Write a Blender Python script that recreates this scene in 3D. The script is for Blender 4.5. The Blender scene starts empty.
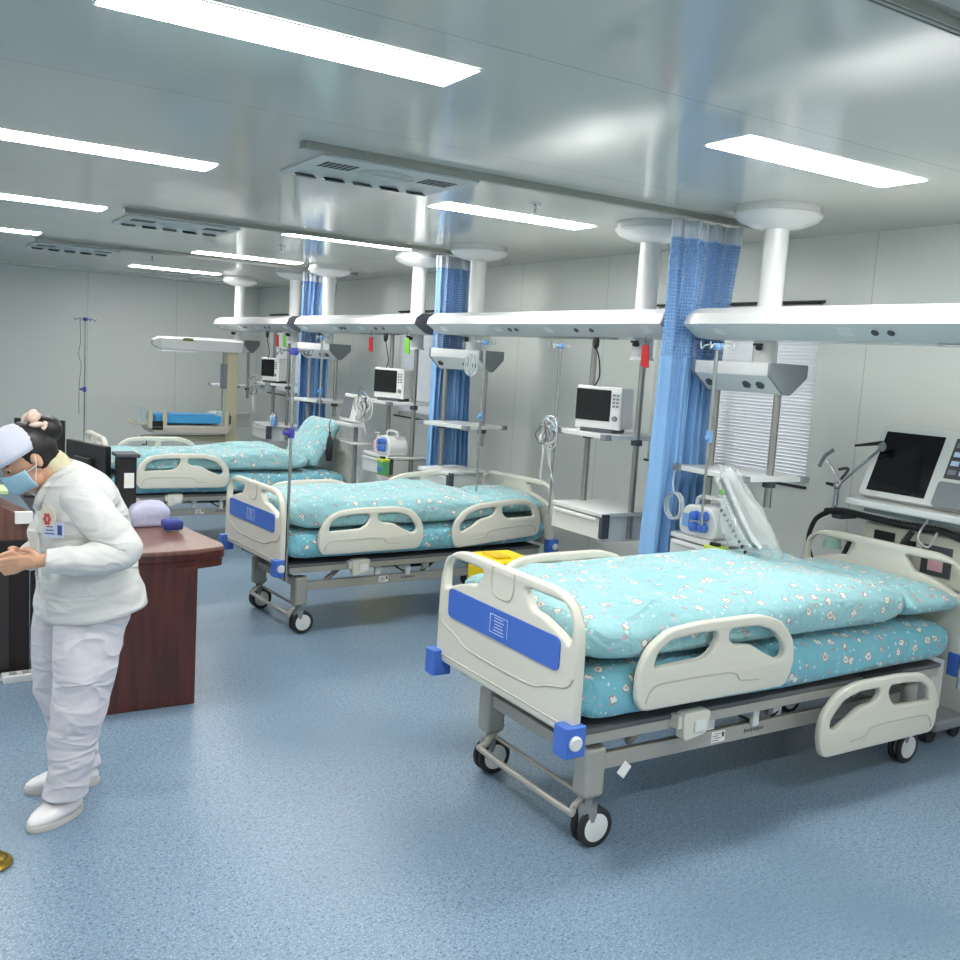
import bpy, bmesh, math, random
from mathutils import Vector, Matrix
PI = math.pi
random.seed(7)
scene = bpy.context.scene
col = scene.collection

# ------------------------------------------------------------------ camera
YAW, PITCH, ROLL = math.radians(32.072), math.radians(7.032), math.radians(3.573)
cam_d = bpy.data.cameras.new('camera'); cam = bpy.data.objects.new('camera', cam_d); col.objects.link(cam)
fw = Vector((math.sin(YAW)*math.cos(PITCH), math.cos(YAW)*math.cos(PITCH), -math.sin(PITCH)))
rt = Vector((math.cos(YAW), -math.sin(YAW), 0)); up = rt.cross(fw)
r2 = rt*math.cos(ROLL)+up*math.sin(ROLL); u2 = -rt*math.sin(ROLL)+up*math.cos(ROLL)
M3 = Matrix((r2, u2, -fw)).transposed()
cam.matrix_world = Matrix.Translation((0, 0, 1.75)) @ M3.to_4x4()
cam_d.sensor_width = 36; cam_d.lens = 36.02; cam_d.clip_start = .05; cam_d.clip_end = 200
scene.camera = cam

# ------------------------------------------------------------------ world, exposure
w = bpy.data.worlds.new('world'); scene.world = w; w.use_nodes = True
w.node_tree.nodes['Background'].inputs[0].default_value = (.92, .96, 1, 1)
w.node_tree.nodes['Background'].inputs[1].default_value = 1.1
scene.view_settings.view_transform = 'Standard'; scene.view_settings.look = 'None'
scene.view_settings.exposure = .95; scene.view_settings.gamma = 1; scene.view_settings.use_curve_mapping = False
LIGHT_POWER = 19

# ------------------------------------------------------------------ materials
def srgb(r, g, b):
    f = lambda c: (c/255/12.92) if c/255 <= .04045 else ((c/255+.055)/1.055)**2.4
    return (f(r), f(g), f(b), 1)
MATS = {}
def mat(name, c, rough=.5, metal=0, spec=.5, **k):
    if name in MATS: return MATS[name]
    m = bpy.data.materials.new(name); m.use_nodes = True
    b = m.node_tree.nodes['Principled BSDF']
    b.inputs['Base Color'].default_value = srgb(*c) if len(c) == 3 else c
    b.inputs['Roughness'].default_value = rough; b.inputs['Metallic'].default_value = metal
    b.inputs['Specular IOR Level'].default_value = spec
    for kk, v in k.items(): b.inputs[kk.replace('_', ' ')].default_value = v
    if 'Coat_Weight' in k: b.inputs['Coat Roughness'].default_value = .15
    MATS[name] = m
    return m
def nodes(m): return m.node_tree.nodes, m.node_tree.links, m.node_tree.nodes['Principled BSDF']
def bump(m, scale, strength, dist=.002, detail=3, coord='Object'):
    n, l, b = nodes(m)
    tc = n.new('ShaderNodeTexCoord'); t = n.new('ShaderNodeTexNoise'); t.inputs['Scale'].default_value = scale; t.inputs['Detail'].default_value = detail
    bp = n.new('ShaderNodeBump'); bp.inputs['Strength'].default_value = strength; bp.inputs['Distance'].default_value = dist
    l.new(tc.outputs[coord], t.inputs['Vector']); l.new(t.outputs[0], bp.inputs['Height']); l.new(bp.outputs[0], b.inputs['Normal'])
    return m
def speckle(m, scales, cols, coord='Object'):
    """base colour broken up by several noises; cols = list of (colour, lo, hi) laid over each other"""
    n, l, b = nodes(m)
    tc = n.new('ShaderNodeTexCoord'); prev = None
    base = b.inputs['Base Color'].default_value[:]
    for sc, (c, lo, hi) in zip(scales, cols):
        t = n.new('ShaderNodeTexNoise'); t.inputs['Scale'].default_value = sc; t.inputs['Detail'].default_value = 2
        l.new(tc.outputs[coord], t.inputs['Vector'])
        r = n.new('ShaderNodeMapRange'); r.inputs[1].default_value = lo; r.inputs[2].default_value = hi
        l.new(t.outputs[0], r.inputs[0])
        mx = n.new('ShaderNodeMix'); mx.data_type = 'RGBA'
        l.new(r.outputs[0], mx.inputs[0])
        if prev: l.new(prev, mx.inputs[6])
        else: mx.inputs[6].default_value = base
        mx.inputs[7].default_value = srgb(*c); prev = mx.outputs[2]
    l.new(prev, b.inputs['Base Color'])
    return m

ABS = mat('abs_cream', (214, 212, 200), .35)
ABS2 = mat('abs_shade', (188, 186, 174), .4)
BLUE = mat('bed_blue', (70, 112, 200), .35)
FRAME = mat('painted_steel', (176, 174, 166), .4, .3)
DARK = mat('dark_steel', (70, 72, 74), .5, .4)
RUBBER = mat('rubber', (38, 40, 42), .7)
BLACK = mat('black_plastic', (22, 22, 24), .45)
SCREEN = mat('screen_glass', (10, 11, 15), .12)
CHROME = mat('chrome', (190, 192, 194), .22, 1)
STEEL = mat('brushed_steel', (165, 163, 158), .35, .9)
WHITE = mat('white_enamel', (222, 224, 223), .25)
LWHITE = mat('white_plastic', (222, 224, 222), .4)
GREYP = mat('grey_plastic', (132, 138, 142), .45)
DGREY = mat('dark_grey_plastic', (72, 76, 82), .5)
BEIGE = mat('beige_enamel', (206, 198, 168), .4)
YELLOW = mat('yellow_plastic', (238, 208, 20), .4)
RED = mat('red_vinyl', (200, 35, 45), .4)
GREEN = mat('green_vinyl', (110, 180, 60), .45)
CYAN = mat('cyan_cloth', (60, 160, 205), .7)
PURPLE = mat('violet_plastic', (70, 75, 170), .4)
LBLUE = mat('light_blue_plastic', (120, 165, 215), .4)
PINK = mat('pink_plastic', (240, 190, 205), .4)
CUFF = mat('label_paper', (240, 240, 236), .7)
INK = mat('ink_grey', (90, 92, 96), .7)
INKW = mat('ink_white', (205, 220, 245), .5)
BRASS = mat('brass', (170, 140, 60), .3, .9)
CLEAR = mat('clear_plastic', (235, 240, 240), .15, 0, .5, Alpha=.28)
CLEAR2 = mat('clear_tube', (225, 232, 232), .2, 0, .5, Alpha=.55)
SKIN = bump(mat('skin', (214, 164, 132), .55), 60, .1)
HAIR = bump(mat('hair', (18, 15, 15), .45), 150, .4)
def folds(m, rot, sc, strength, dist):
    n, l, b = nodes(m)
    tc = n.new('ShaderNodeTexCoord'); mp = n.new('ShaderNodeMapping'); mp.inputs['Rotation'].default_value = rot; mp.inputs['Scale'].default_value = sc
    t = n.new('ShaderNodeTexNoise'); t.inputs['Scale'].default_value = 1; t.inputs['Detail'].default_value = 2; t.inputs['Roughness'].default_value = .35; t.inputs['Distortion'].default_value = .6
    a = n.new('ShaderNodeMath'); a.operation = 'SUBTRACT'; a.inputs[1].default_value = .5; c = n.new('ShaderNodeMath'); c.operation = 'ABSOLUTE'
    bp = n.new('ShaderNodeBump'); bp.invert = True; bp.inputs['Strength'].default_value = strength; bp.inputs['Distance'].default_value = dist
    l.new(tc.outputs['Object'], mp.inputs[0]); l.new(mp.outputs[0], t.inputs['Vector']); l.new(t.outputs[0], a.inputs[0]); l.new(a.outputs[0], c.inputs[0])
    l.new(c.outputs[0], bp.inputs['Height']); l.new(bp.outputs[0], b.inputs['Normal'])
    return m
CLOTH = folds(mat('nurse_cloth', (216, 216, 214), .85), (.3, .7, 0), (5, 4, 13), .8, .05)
TROU = folds(mat('trouser_cloth', (208, 206, 214), .85), (.2, .6, 0), (6, 5, 12), .8, .05)
MASKC = mat('mask_blue', (158, 196, 216), .8)
CAPC = bump(mat('cap_cloth', (212, 214, 230), .8), 20, .4, .006)

# speckled blue vinyl floor
FLOOR = mat('floor_vinyl', (116, 138, 158), .34, 0, .45)
speckle(FLOOR, (150, 85, 60, .8), [((160, 182, 200), .52, .66), ((74, 100, 132), .56, .68), ((134, 160, 186), .55, .7), ((104, 128, 150), .5, .8)])
def panel_mat(name, c, rough, pitch, axis, spec=.5):
    """enamelled sandwich panels; a thin joint every `pitch` metres along axis"""
    m = mat(name, c, rough, 0, spec); n, l, b = nodes(m)
    tc = n.new('ShaderNodeTexCoord'); s = n.new('ShaderNodeSeparateXYZ'); l.new(tc.outputs['Object'], s.inputs[0])
    d = n.new('ShaderNodeMath'); d.operation = 'DIVIDE'; d.inputs[1].default_value = pitch; l.new(s.outputs[axis], d.inputs[0])
    fr = n.new('ShaderNodeMath'); fr.operation = 'FRACT'; l.new(d.outputs[0], fr.inputs[0])
    g = n.new('ShaderNodeMath'); g.operation = 'LESS_THAN'; g.inputs[1].default_value = .006/pitch; l.new(fr.outputs[0], g.inputs[0])
    mx = n.new('ShaderNodeMix'); mx.data_type = 'RGBA'; mx.inputs[6].default_value = srgb(*c); mx.inputs[7].default_value = srgb(*[int(v*.86) for v in c])
    l.new(g.outputs[0], mx.inputs[0]); l.new(mx.outputs[2], b.inputs['Base Color'])
    t = n.new('ShaderNodeTexNoise'); t.inputs['Scale'].default_value = .9; l.new(tc.outputs['Object'], t.inputs['Vector'])
    bp = n.new('ShaderNodeBump'); bp.inputs['Strength'].default_value = .25; bp.inputs['Distance'].default_value = .02
    l.new(t.outputs[0], bp.inputs['Height']); l.new(bp.outputs[0], b.inputs['Normal'])
    return m
WALLM = panel_mat('wall_panel', (226, 230, 225), .28, 1.18, 1, .5)
WALLB = panel_mat('wall_panel_back', (226, 231, 226), .32, 1.18, 0, .45)
CEIL = panel_mat('ceiling_panel', (206, 208, 201), .12, 1.18, 1, .75)

def wood(name, c1, c2, rough):
    m = mat(name, c1, rough); n, l, b = nodes(m)
    tc = n.new('ShaderNodeTexCoord'); mp = n.new('ShaderNodeMapping'); mp.inputs['Scale'].default_value = (14, 14, 1.2)
    t = n.new('ShaderNodeTexNoise'); t.inputs['Scale'].default_value = 2.5; t.inputs['Detail'].default_value = 6
    l.new(tc.outputs['Object'], mp.inputs[0]); l.new(mp.outputs[0], t.inputs['Vector'])
    r = n.new('ShaderNodeMapRange'); r.inputs[1].default_value = .35; r.inputs[2].default_value = .65; l.new(t.outputs[0], r.inputs[0])
    mx = n.new('ShaderNodeMix'); mx.data_type = 'RGBA'; mx.inputs[6].default_value = srgb(*c1); mx.inputs[7].default_value = srgb(*c2)
    l.new(r.outputs[0], mx.inputs[0]); l.new(mx.outputs[2], b.inputs['Base Color'])
    return m
WOOD = wood('mahogany', (62, 30, 26), (88, 42, 34), .3)
WOODT = wood('mahogany_top', (104, 70, 60), (128, 90, 78), .3)
WOODD = wood('dark_laminate', (32, 26, 26), (44, 34, 32), .4)

def print_cloth(name, base, shade):
    """aqua cotton printed with small white rabbits and coloured dots"""
    m = mat(name, base, .85, 0, .2); n, l, b = nodes(m)
    b.inputs['Sheen Weight'].default_value = .2
    tc = n.new('ShaderNodeTexCoord')
    def vor(scale, off):
        mp = n.new('ShaderNodeMapping'); mp.inputs['Location'].default_value = off; l.new(tc.outputs['Object'], mp.inputs[0])
        nz = n.new('ShaderNodeTexNoise'); nz.inputs['Scale'].default_value = scale*4.5; nz.inputs['Detail'].default_value = 1; l.new(mp.outputs[0], nz.inputs['Vector'])
        sc = n.new('ShaderNodeVectorMath'); sc.operation = 'MULTIPLY_ADD'; sc.inputs[1].default_value = (.32/scale,)*3; l.new(nz.outputs[1], sc.inputs[0]); l.new(mp.outputs[0], sc.inputs[2])
        v = n.new('ShaderNodeTexVoronoi'); v.inputs['Scale'].default_value = scale; v.inputs['Randomness'].default_value = .75
        l.new(sc.outputs[0], v.inputs['Vector']); return v
    def mask(v, r0):
        c = n.new('ShaderNodeMath'); c.operation = 'LESS_THAN'; c.inputs[1].default_value = r0; l.new(v.outputs['Distance'], c.inputs[0]); return c.outputs[0]
    prev = None
    def lay(fac, c, f=1):
        nonlocal prev
        mx = n.new('ShaderNodeMix'); mx.data_type = 'RGBA'
        if f < 1:
            q = n.new('ShaderNodeMath'); q.operation = 'MULTIPLY'; q.inputs[1].default_value = f; l.new(fac, q.inputs[0]); fac = q.outputs[0]
        l.new(fac, mx.inputs[0])
        if prev: l.new(prev, mx.inputs[6])
        else: mx.inputs[6].default_value = srgb(*base)
        mx.inputs[7].default_value = srgb(*c); prev = mx.outputs[2]
    t = n.new('ShaderNodeTexNoise'); t.inputs['Scale'].default_value = 5; l.new(tc.outputs['Object'], t.inputs['Vector'])
    r = n.new('ShaderNodeMapRange'); r.inputs[1].default_value = .4; r.inputs[2].default_value = .75; l.new(t.outputs[0], r.inputs[0]); lay(r.outputs[0], shade, .5)
    v = vor(14.5, (0, 0, 0))
    lay(mask(v, .30), (176, 138, 124), .7); lay(mask(v, .225), (226, 232, 226)); lay(mask(v, .12), (176, 110, 104), .75)
    v3 = vor(26, (3.1, 1.7, .4)); lay(mask(v3, .17), (205, 232, 236), .9)
    v4 = vor(17, (7.1, 2.7, 5.4)); lay(mask(v4, .12), (225, 170, 195), .8)
    l.new(prev, b.inputs['Base Color'])
    nz = n.new('ShaderNodeTexNoise'); nz.inputs['Scale'].default_value = 7; nz.inputs['Detail'].default_value = 4; nz.inputs['Distortion'].default_value = .8
    l.new(tc.outputs['Object'], nz.inputs['Vector'])
    bp = n.new('ShaderNodeBump'); bp.inputs['Strength'].default_value = 1; bp.inputs['Distance'].default_value = .045
    l.new(nz.outputs[0], bp.inputs['Height']); l.new(bp.outputs[0], b.inputs['Normal'])
    return m
QUILT = print_cloth('quilt_print', (146, 194, 200), (166, 208, 212))
SHEET = print_cloth('sheet_print', (116, 180, 196), (134, 192, 204))

CURT = mat('curtain_blue', (140, 184, 230), .75, 0, .3); CURT.node_tree.nodes['Principled BSDF'].inputs['Subsurface Weight'].default_value = .0
def mesh_cloth():
    m = mat('curtain_mesh', (140, 182, 230), .7); n, l, b = nodes(m)
    tc = n.new('ShaderNodeTexCoord'); mp = n.new('ShaderNodeMapping'); mp.inputs['Scale'].default_value = (1, 1, 1); l.new(tc.outputs['UV'], mp.inputs[0])
    v = n.new('ShaderNodeTexVoronoi'); v.inputs['Scale'].default_value = 55; v.inputs['Randomness'].default_value = .15; l.new(mp.outputs[0], v.inputs['Vector'])
    g = n.new('ShaderNodeMath'); g.operation = 'GREATER_THAN'; g.inputs[1].default_value = .36; l.new(v.outputs['Distance'], g.inputs[0])
    mx = n.new('ShaderNodeMath'); mx.operation = 'MULTIPLY_ADD'; mx.inputs[1].default_value = .62; mx.inputs[2].default_value = .38; l.new(g.outputs[0], mx.inputs[0])
    l.new(mx.outputs[0], b.inputs['Alpha'])
    return m
CURTM = mesh_cloth()
CURTW = mat('curtain_header', (226, 232, 240), .8)
LAMP = mat('lamp_panel', (255, 255, 255), .5); LAMP.node_tree.nodes['Principled BSDF'].inputs['Emission Color'].default_value = (1, .985, .95, 1)
LAMP.node_tree.nodes['Principled BSDF'].inputs['Emission Strength'].default_value = LIGHT_POWER

# ------------------------------------------------------------------ mesh helpers
class MB:
    def __init__(s): s.bm = bmesh.new(); s.mi = 0
    def _tag(s, n0):
        s.bm.faces.ensure_lookup_table()
        for f in s.bm.faces[n0:]: f.material_index = s.mi
    def box(s, c, d, rot=None, taper=None):
        n0 = len(s.bm.faces); R = Matrix.Rotation(0, 3, 'Z') if rot is None else (rot if isinstance(rot, Matrix) else Matrix.Rotation(rot, 3, 'Z'))
        vs = []
        for z in (-1, 1):
            k = (taper or 1) if z > 0 else 1
            for x, y in ((-1, -1), (1, -1), (1, 1), (-1, 1)):
                vs.append(s.bm.verts.new(Vector(c)+R @ Vector((x*d[0]/2*k, y*d[1]/2*k, z*d[2]/2))))
        for f in ((3, 2, 1, 0), (4, 5, 6, 7), (0, 1, 5, 4), (1, 2, 6, 5), (2, 3, 7, 6), (3, 0, 4, 7)): s.bm.faces.new([vs[i] for i in f])
        s._tag(n0); return s
    def rings(s, rings, cap=True, closed=False):
        n0 = len(s.bm.faces)
        vr = [[s.bm.verts.new(p) for p in r] for r in rings]; n = len(rings[0])
        pairs = list(zip(vr, vr[1:])) + ([(vr[-1], vr[0])] if closed else [])
        for a, b in pairs:
            for i in range(n):
                j = (i+1) % n
                s.bm.faces.new((a[i], a[j], b[j], b[i]))
        if cap and not closed:
            s.bm.faces.new(vr[0][::-1]); s.bm.faces.new(vr[-1])
        s._tag(n0); return s
    def cyl(s, a, b, r0, r1=None, n=16):
        r1 = r0 if r1 is None else r1; a = Vector(a); b = Vector(b); q = (b-a).to_track_quat('Z', 'Y')
        R = [[a+q @ Vector((math.cos(2*PI*i/n)*r0, math.sin(2*PI*i/n)*r0, 0)) for i in range(n)], [b+q @ Vector((math.cos(2*PI*i/n)*r1, math.sin(2*PI*i/n)*r1, 0)) for i in range(n)]]
        return s.rings(R)
    def lathe(s, base, prof, n=24, axis='Z', sx=1, sy=1):
        q = {'Z': Matrix.Identity(3), 'X': Matrix.Rotation(PI/2, 3, 'Y'), 'Y': Matrix.Rotation(-PI/2, 3, 'X')}[axis] if isinstance(axis, str) else axis
        return s.rings([[Vector(base)+q @ Vector((math.cos(2*PI*i/n)*r*sx, math.sin(2*PI*i/n)*r*sy, z)) for i in range(n)] for r, z in prof])
    def tube(s, pts, r, n=8, smooth=3, closed=False):
        P = [Vector(p) for p in pts]
        if smooth and len(P) > 2:
            Q = []; m = len(P)
            for i in range(m if closed else m-1):
                p0 = P[(i-1) % m] if closed or i > 0 else P[0]; p1 = P[i]; p2 = P[(i+1) % m]; p3 = P[(i+2) % m] if closed or i+2 < m else P[-1]
                for k in range(smooth+1):
                    t = k/(smooth+1)
                    Q.append(.5*((2*p1)+(-p0+p2)*t+(2*p0-5*p1+4*p2-p3)*t*t+(-p0+3*p1-3*p2+p3)*t**3))
            if not closed: Q.append(P[-1])
            P = Q
        rad = r if callable(r) else (lambda t: r)
        R = []; m = len(P); nrm = None
        for i, p in enumerate(P):
            tg = ((P[(i+1) % m]-P[i-1]) if closed or 0 < i < m-1 else (P[1]-P[0] if i == 0 else P[-1]-P[-2])).normalized()
            if nrm is None: nrm = tg.orthogonal().normalized()
            nrm = (nrm-tg*nrm.dot(tg)); nrm = nrm.normalized() if nrm.length > 1e-6 else tg.orthogonal().normalized()
            bn = tg.cross(nrm); rr = rad(i/(m-1))
            R.append([p+(nrm*math.cos(2*PI*k/n)+bn*math.sin(2*PI*k/n))*rr for k in range(n)])
        return s.rings(R, closed=closed)
    def prism(s, poly, a, b, f):
        """poly of (u,v); extruded from w=a to w=b; f(u,v,w)->point"""
        return s.rings([[Vector(f(u, v, a)) for u, v in poly], [Vector(f(u, v, b)) for u, v in poly]])
    def ell(s, c, r, nu=16, nv=10, rot=None):
        R = rot or Matrix.Identity(3)
        return s.rings([[Vector(c)+R @ Vector((math.cos(2*PI*i/nu)*r[0]*math.sin(t), math.sin(2*PI*i/nu)*r[1]*math.sin(t), math.cos(t)*r[2])) for i in range(nu)] for t in [max(.06, min(PI-.06, PI*j/nv)) for j in range(nv+1)]])
    def grid(s, f, nu, nv, closed_u=False):
        n0 = len(s.bm.faces); V = [[s.bm.verts.new(f(i/nu, j/nv)) for i in range(nu+(0 if closed_u else 1))] for j in range(nv+1)]
        uvl = s.bm.loops.layers.uv.verify()
        for j in range(nv):
            for i in range(nu):
                i2 = (i+1) % len(V[0])
                fc = s.bm.faces.new((V[j][i], V[j][i2], V[j+1][i2], V[j+1][i]))
        s._tag(n0); return s
    def text(s, body, size, f, ext=.0008, font=None):
        """text laid out flat then mapped by f(u,v,w); centred"""
        cu = bpy.data.curves.new('t', 'FONT'); cu.body = body; cu.size = size; cu.extrude = ext; cu.align_x = 'CENTER'; cu.align_y = 'CENTER'
        o = bpy.data.objects.new('t', cu); col.objects.link(o); dg = bpy.context.evaluated_depsgraph_get()
        me = bpy.data.meshes.new_from_object(o.evaluated_get(dg)); n0 = len(s.bm.faces)
        vs = [s.bm.verts.new(f(v.co.x, v.co.y, v.co.z)) for v in me.vertices]
        for p in me.polygons:
            try: s.bm.faces.new([vs[i] for i in p.vertices])
            except ValueError: pass
        s._tag(n0); bpy.data.objects.remove(o); bpy.data.curves.remove(cu); bpy.data.meshes.remove(me)
        return s
    def mirror_y(s, geom_from=0): return s
    def build(s, name, m, parent=None, loc=(0, 0, 0), rotz=0, smooth=35, bevel=0, bseg=2, subsurf=0, solidify=0):
        bmesh.ops.recalc_face_normals(s.bm, faces=s.bm.faces[:])
        me = bpy.data.meshes.new(name); s.bm.to_mesh(me); s.bm.free()
        for mm in (m if isinstance(m, (list, tuple)) else [m]): me.materials.append(mm)
        o = bpy.data.objects.new(name, me); col.objects.link(o)
        o.location = loc; o.rotation_euler = (0, 0, rotz)
        if smooth:
            for p in me.polygons: p.use_smooth = True
            if smooth < 180: me.set_sharp_from_angle(angle=math.radians(smooth))
        if solidify:
            md = o.modifiers.new('solid', 'SOLIDIFY'); md.thickness = solidify; md.offset = 0
        if bevel:
            md = o.modifiers.new('bevel', 'BEVEL'); md.width = bevel; md.segments = bseg; md.limit_method = 'ANGLE'; md.angle_limit = math.radians(40); md.harden_normals = True
        if subsurf:
            md = o.modifiers.new('sub', 'SUBSURF'); md.levels = subsurf; md.render_levels = subsurf
        if parent: o.parent = parent
        return o
def rounded(poly, r, seg=6):
    """round the corners of a polygon; r is one radius or one per corner"""
    out = []; n = len(poly)
    for i in range(n):
        p = Vector(poly[i]).to_2d(); a = Vector(poly[i-1]).to_2d(); b = Vector(poly[(i+1) % n]).to_2d()
        rr = r[i] if isinstance(r, (list, tuple)) else r
        d1 = (a-p); d2 = (b-p); k = min(rr, d1.length*.49, d2.length*.49)
        if k < 1e-5: out.append(tuple(p)); continue
        s_ = p+d1.normalized()*k; e_ = p+d2.normalized()*k
        for j in range(seg+1):
            t = j/seg; q = s_*(1-t)**2+p*2*t*(1-t)+e_*t*t; out.append((q.x, q.y))
    return out
def panel(name, outer, holes, thick, bev, m, parent, M=None):
    """a flat moulded panel with holes: filled 2D curve, extruded and rounded; M maps (u,v,w) to local space"""
    cu = bpy.data.curves.new('p', 'CURVE'); cu.dimensions = '2D'; cu.fill_mode = 'BOTH'; cu.extrude = thick/2-bev; cu.bevel_depth = bev; cu.bevel_resolution = 2
    for P in [outer]+list(holes):
        s = cu.splines.new('POLY'); s.points.add(len(P)-1); s.use_cyclic_u = True
        for i, (x, y) in enumerate(P): s.points[i].co = (x, y, 0, 1)
    # bevel of a 2D curve grows outwards: pull it back with the offset
    cu.offset = -bev
    o = bpy.data.objects.new('p', cu); col.objects.link(o); dg = bpy.context.evaluated_depsgraph_get()
    me = bpy.data.meshes.new_from_object(o.evaluated_get(dg)); bpy.data.objects.remove(o); bpy.data.curves.remove(cu)
    me.name = name
    if M: me.transform(M)
    bm = bmesh.new(); bm.from_mesh(me); bmesh.ops.remove_doubles(bm, verts=bm.verts, dist=1e-5); bmesh.ops.recalc_face_normals(bm, faces=bm.faces[:]); bm.to_mesh(me); bm.free()
    me.materials.clear(); me.materials.append(m)
    for p in me.polygons: p.use_smooth = True; p.material_index = 0
    me.set_sharp_from_angle(angle=math.radians(50))
    ob = bpy.data.objects.new(name, me); col.objects.link(ob)
    if parent: ob.parent = parent
    return ob
def tag(o, label=None, cat=None, group=None, kind=None):
    if label: o['label'] = label
    if cat: o['category'] = cat
    if group: o['group'] = group
    if kind: o['kind'] = kind
    return o
def thing(name, label, cat, loc=(0, 0, 0), rotz=0, group=None):
    o = bpy.data.objects.new(name, None); col.objects.link(o); o.location = loc; o.rotation_euler = (0, 0, rotz); o.empty_display_size = .1
    return tag(o, label, cat, group)
def copy_tree(o, parent=None):
    c = o.copy(); col.objects.link(c); c.parent = parent
    for ch in [x for x in bpy.data.objects if x.parent == o]: copy_tree(ch, c)
    return c
def dup(o, loc, label, rotz=None):
    c = copy_tree(o); c.location = loc; c['label'] = label
    if rotz is not None: c.rotation_euler = (0, 0, rotz)
    return c
def struct(name, mb, m, **k):
    o = mb.build(name, m, **k); o['kind'] = 'structure'; return o
XZ = lambda y: (lambda u, v, w: (u, y-w, v))     # text facing -Y
YZ = lambda x: (lambda u, v, w: (x-w, -u, v))    # text facing -X

# ------------------------------------------------------------------ room
H = 2.61; XW = 4.75; YB = 14.0; XL = -3.2; YN = -2.6
PITCHY = 2.885
struct('floor', MB().box(((XL+XW)/2, (YB+YN)/2, -.05), (XW-XL+.4, YB-YN+.4, .1)), FLOOR, smooth=0)
struct('ceiling', MB().box(((XL+XW)/2, (YB+YN)/2, H+.05), (XW-XL+.4, YB-YN+.4, .1)), CEIL, smooth=0)
struct('wall_left', MB().box((XL-.1, (YB+YN)/2, H/2), (.2, YB-YN, H)), WALLM, smooth=0)
struct('wall_back', MB().box(((XL+XW)/2, YB+.1, H/2), (XW-XL+.4, .2, H)), WALLB, smooth=0)
struct('wall_front', MB().box(((XL+XW)/2, YN-.1, H/2), (XW-XL+.4, .2, H)), WALLB, smooth=0)
WIN = [(3.87, 5.3), (7.95, 9.4), (12.12, 13.5)]
WZ = (1.12, 2.22)
mb = MB(); ys = [YN]
for a, b in WIN:
    mb.box((XW+.1, (ys[-1]+a)/2, H/2), (.2, a-ys[-1], H))
    mb.box((XW+.1, (a+b)/2, WZ[0]/2), (.2, b-a, WZ[0])); mb.box((XW+.1, (a+b)/2, (H+WZ[1])/2), (.2, b-a, H-WZ[1])); ys.append(b)
mb.box((XW+.1, (ys[-1]+YB)/2, H/2), (.2, YB-ys[-1], H))
struct('wall_right', mb, WALLM, smooth=0)
BLIND = mat('blind_slat', (236, 238, 240), .5); BLIND.node_tree.nodes['Principled BSDF'].inputs['Transmission Weight'].default_value = 0
WFR = mat('window_aluminium', (205, 208, 206), .4, .2); WDK = mat('window_gasket', (30, 32, 34), .6)
GLASS = mat('window_glass', (235, 245, 250), .02, 0, .5, Alpha=.12)
for k, (a, b) in enumerate(WIN):
    mb = MB()
    for yy in (a+.02, b-.02, (a+b)/2): mb.box((XW+.07, yy, (WZ[0]+WZ[1])/2), (.06, .04, WZ[1]-WZ[0]))
    for zz in (WZ[0]+.02, WZ[1]-.02): mb.box((XW+.07, (a+b)/2, zz), (.06, b-a, .04))
    wn = struct('window_%d' % (k+1), mb, WFR, smooth=0, bevel=.003)
    MB().box((XW+.09, (a+b)/2, (WZ[0]+WZ[1])/2), (.006, b-a-.04, WZ[1]-WZ[0]-.04)).build('pane', GLASS, wn, smooth=0)
    MB().box((XW-.006, (a+b)/2, WZ[0]-.008), (.03, b-a+.03, .014)).box((XW-.006, (a+b)/2, WZ[1]+.006), (.03, b-a+.03, .014)).build('gasket', WDK, wn, smooth=0)
    mb = MB(); z = WZ[0]+.05
    while z < WZ[1]-.05:
        mb.box((XW+.022, (a+b)/2, z), (.026, b-a-.03, .0016), rot=Matrix.Rotation(math.radians(52), 3, 'Y')); z += .0215
    bl = mb.build('venetian_blind', BLIND, None, smooth=0)
    tag(bl, ['white venetian blind over the window behind the nearest bed', 'white venetian blind over the middle window, left of the second curtain', 'white venetian blind over the farthest window by the back corner'][k], 'blind', 'white venetian blinds')
    MB().box((XW+.022, (a+b)/2, WZ[1]-.025), (.035, b-a-.02, .03)).build('head_rail', LWHITE, bl, smooth=0)
    for q in (.2, .8): MB().cyl((XW+.022, a+(b-a)*q, WZ[0]+.03), (XW+.022, a+(b-a)*q, WZ[1]-.03), .0012, n=6).build('ladder_cord', LWHITE, bl)

# ------------------------------------------------------------------ ceiling lights
def light():
    t = thing('ceiling_light', 'x', 'light', (0, 0, H), 0, 'recessed strip lights in the glossy ceiling')
    f = MB()
    L, W_ = 1.04, .22
    for sy in (-1, 1): f.box((0, sy*(W_/2+.004), -.001), (L+.016, .008, .003))
    for sx in (-1, 1): f.box((sx*(L/2+.004), 0, -.001), (.008, W_, .003))
    f.build('frame', LWHITE, t, smooth=0)
    MB().box((0, 0, -.001), (L, W_, .004)).build('diffuser', LAMP, t, smooth=0)
    return t
L0 = light()
spots = [(1.0, 2.68, 'largest strip light, cut by the top edge of the photo, in the nearest row'),
         (3.17, 2.66, 'strip light in front of the nearest white ceiling flange at right'),
         (.86, 4.86, 'strip light at the left edge in the second row from the camera'),
         (3.18, 4.87, 'strip light just above the rail of the nearest blue curtain'),
         (.76, 7.03, 'strip light at the left edge in the third row, before the second air grille'),
         (3.1, 7.05, 'strip light in the third row, left of the second pair of ceiling columns'),
         (.65, 9.3, 'short strip light visible at the far left edge, fourth row'),
         (3.04, 9.35, 'strip light in the fourth row in front of the farthest curtain'),
         (3.0, 11.95, 'farthest strip light, closest to the back wall')]
for i, (x, y, lab) in enumerate(spots):
    if i == 0: L0.location = (x, y, H-.002); L0['label'] = lab
    else: dup(L0, (x, y, H-.002), lab)
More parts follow.
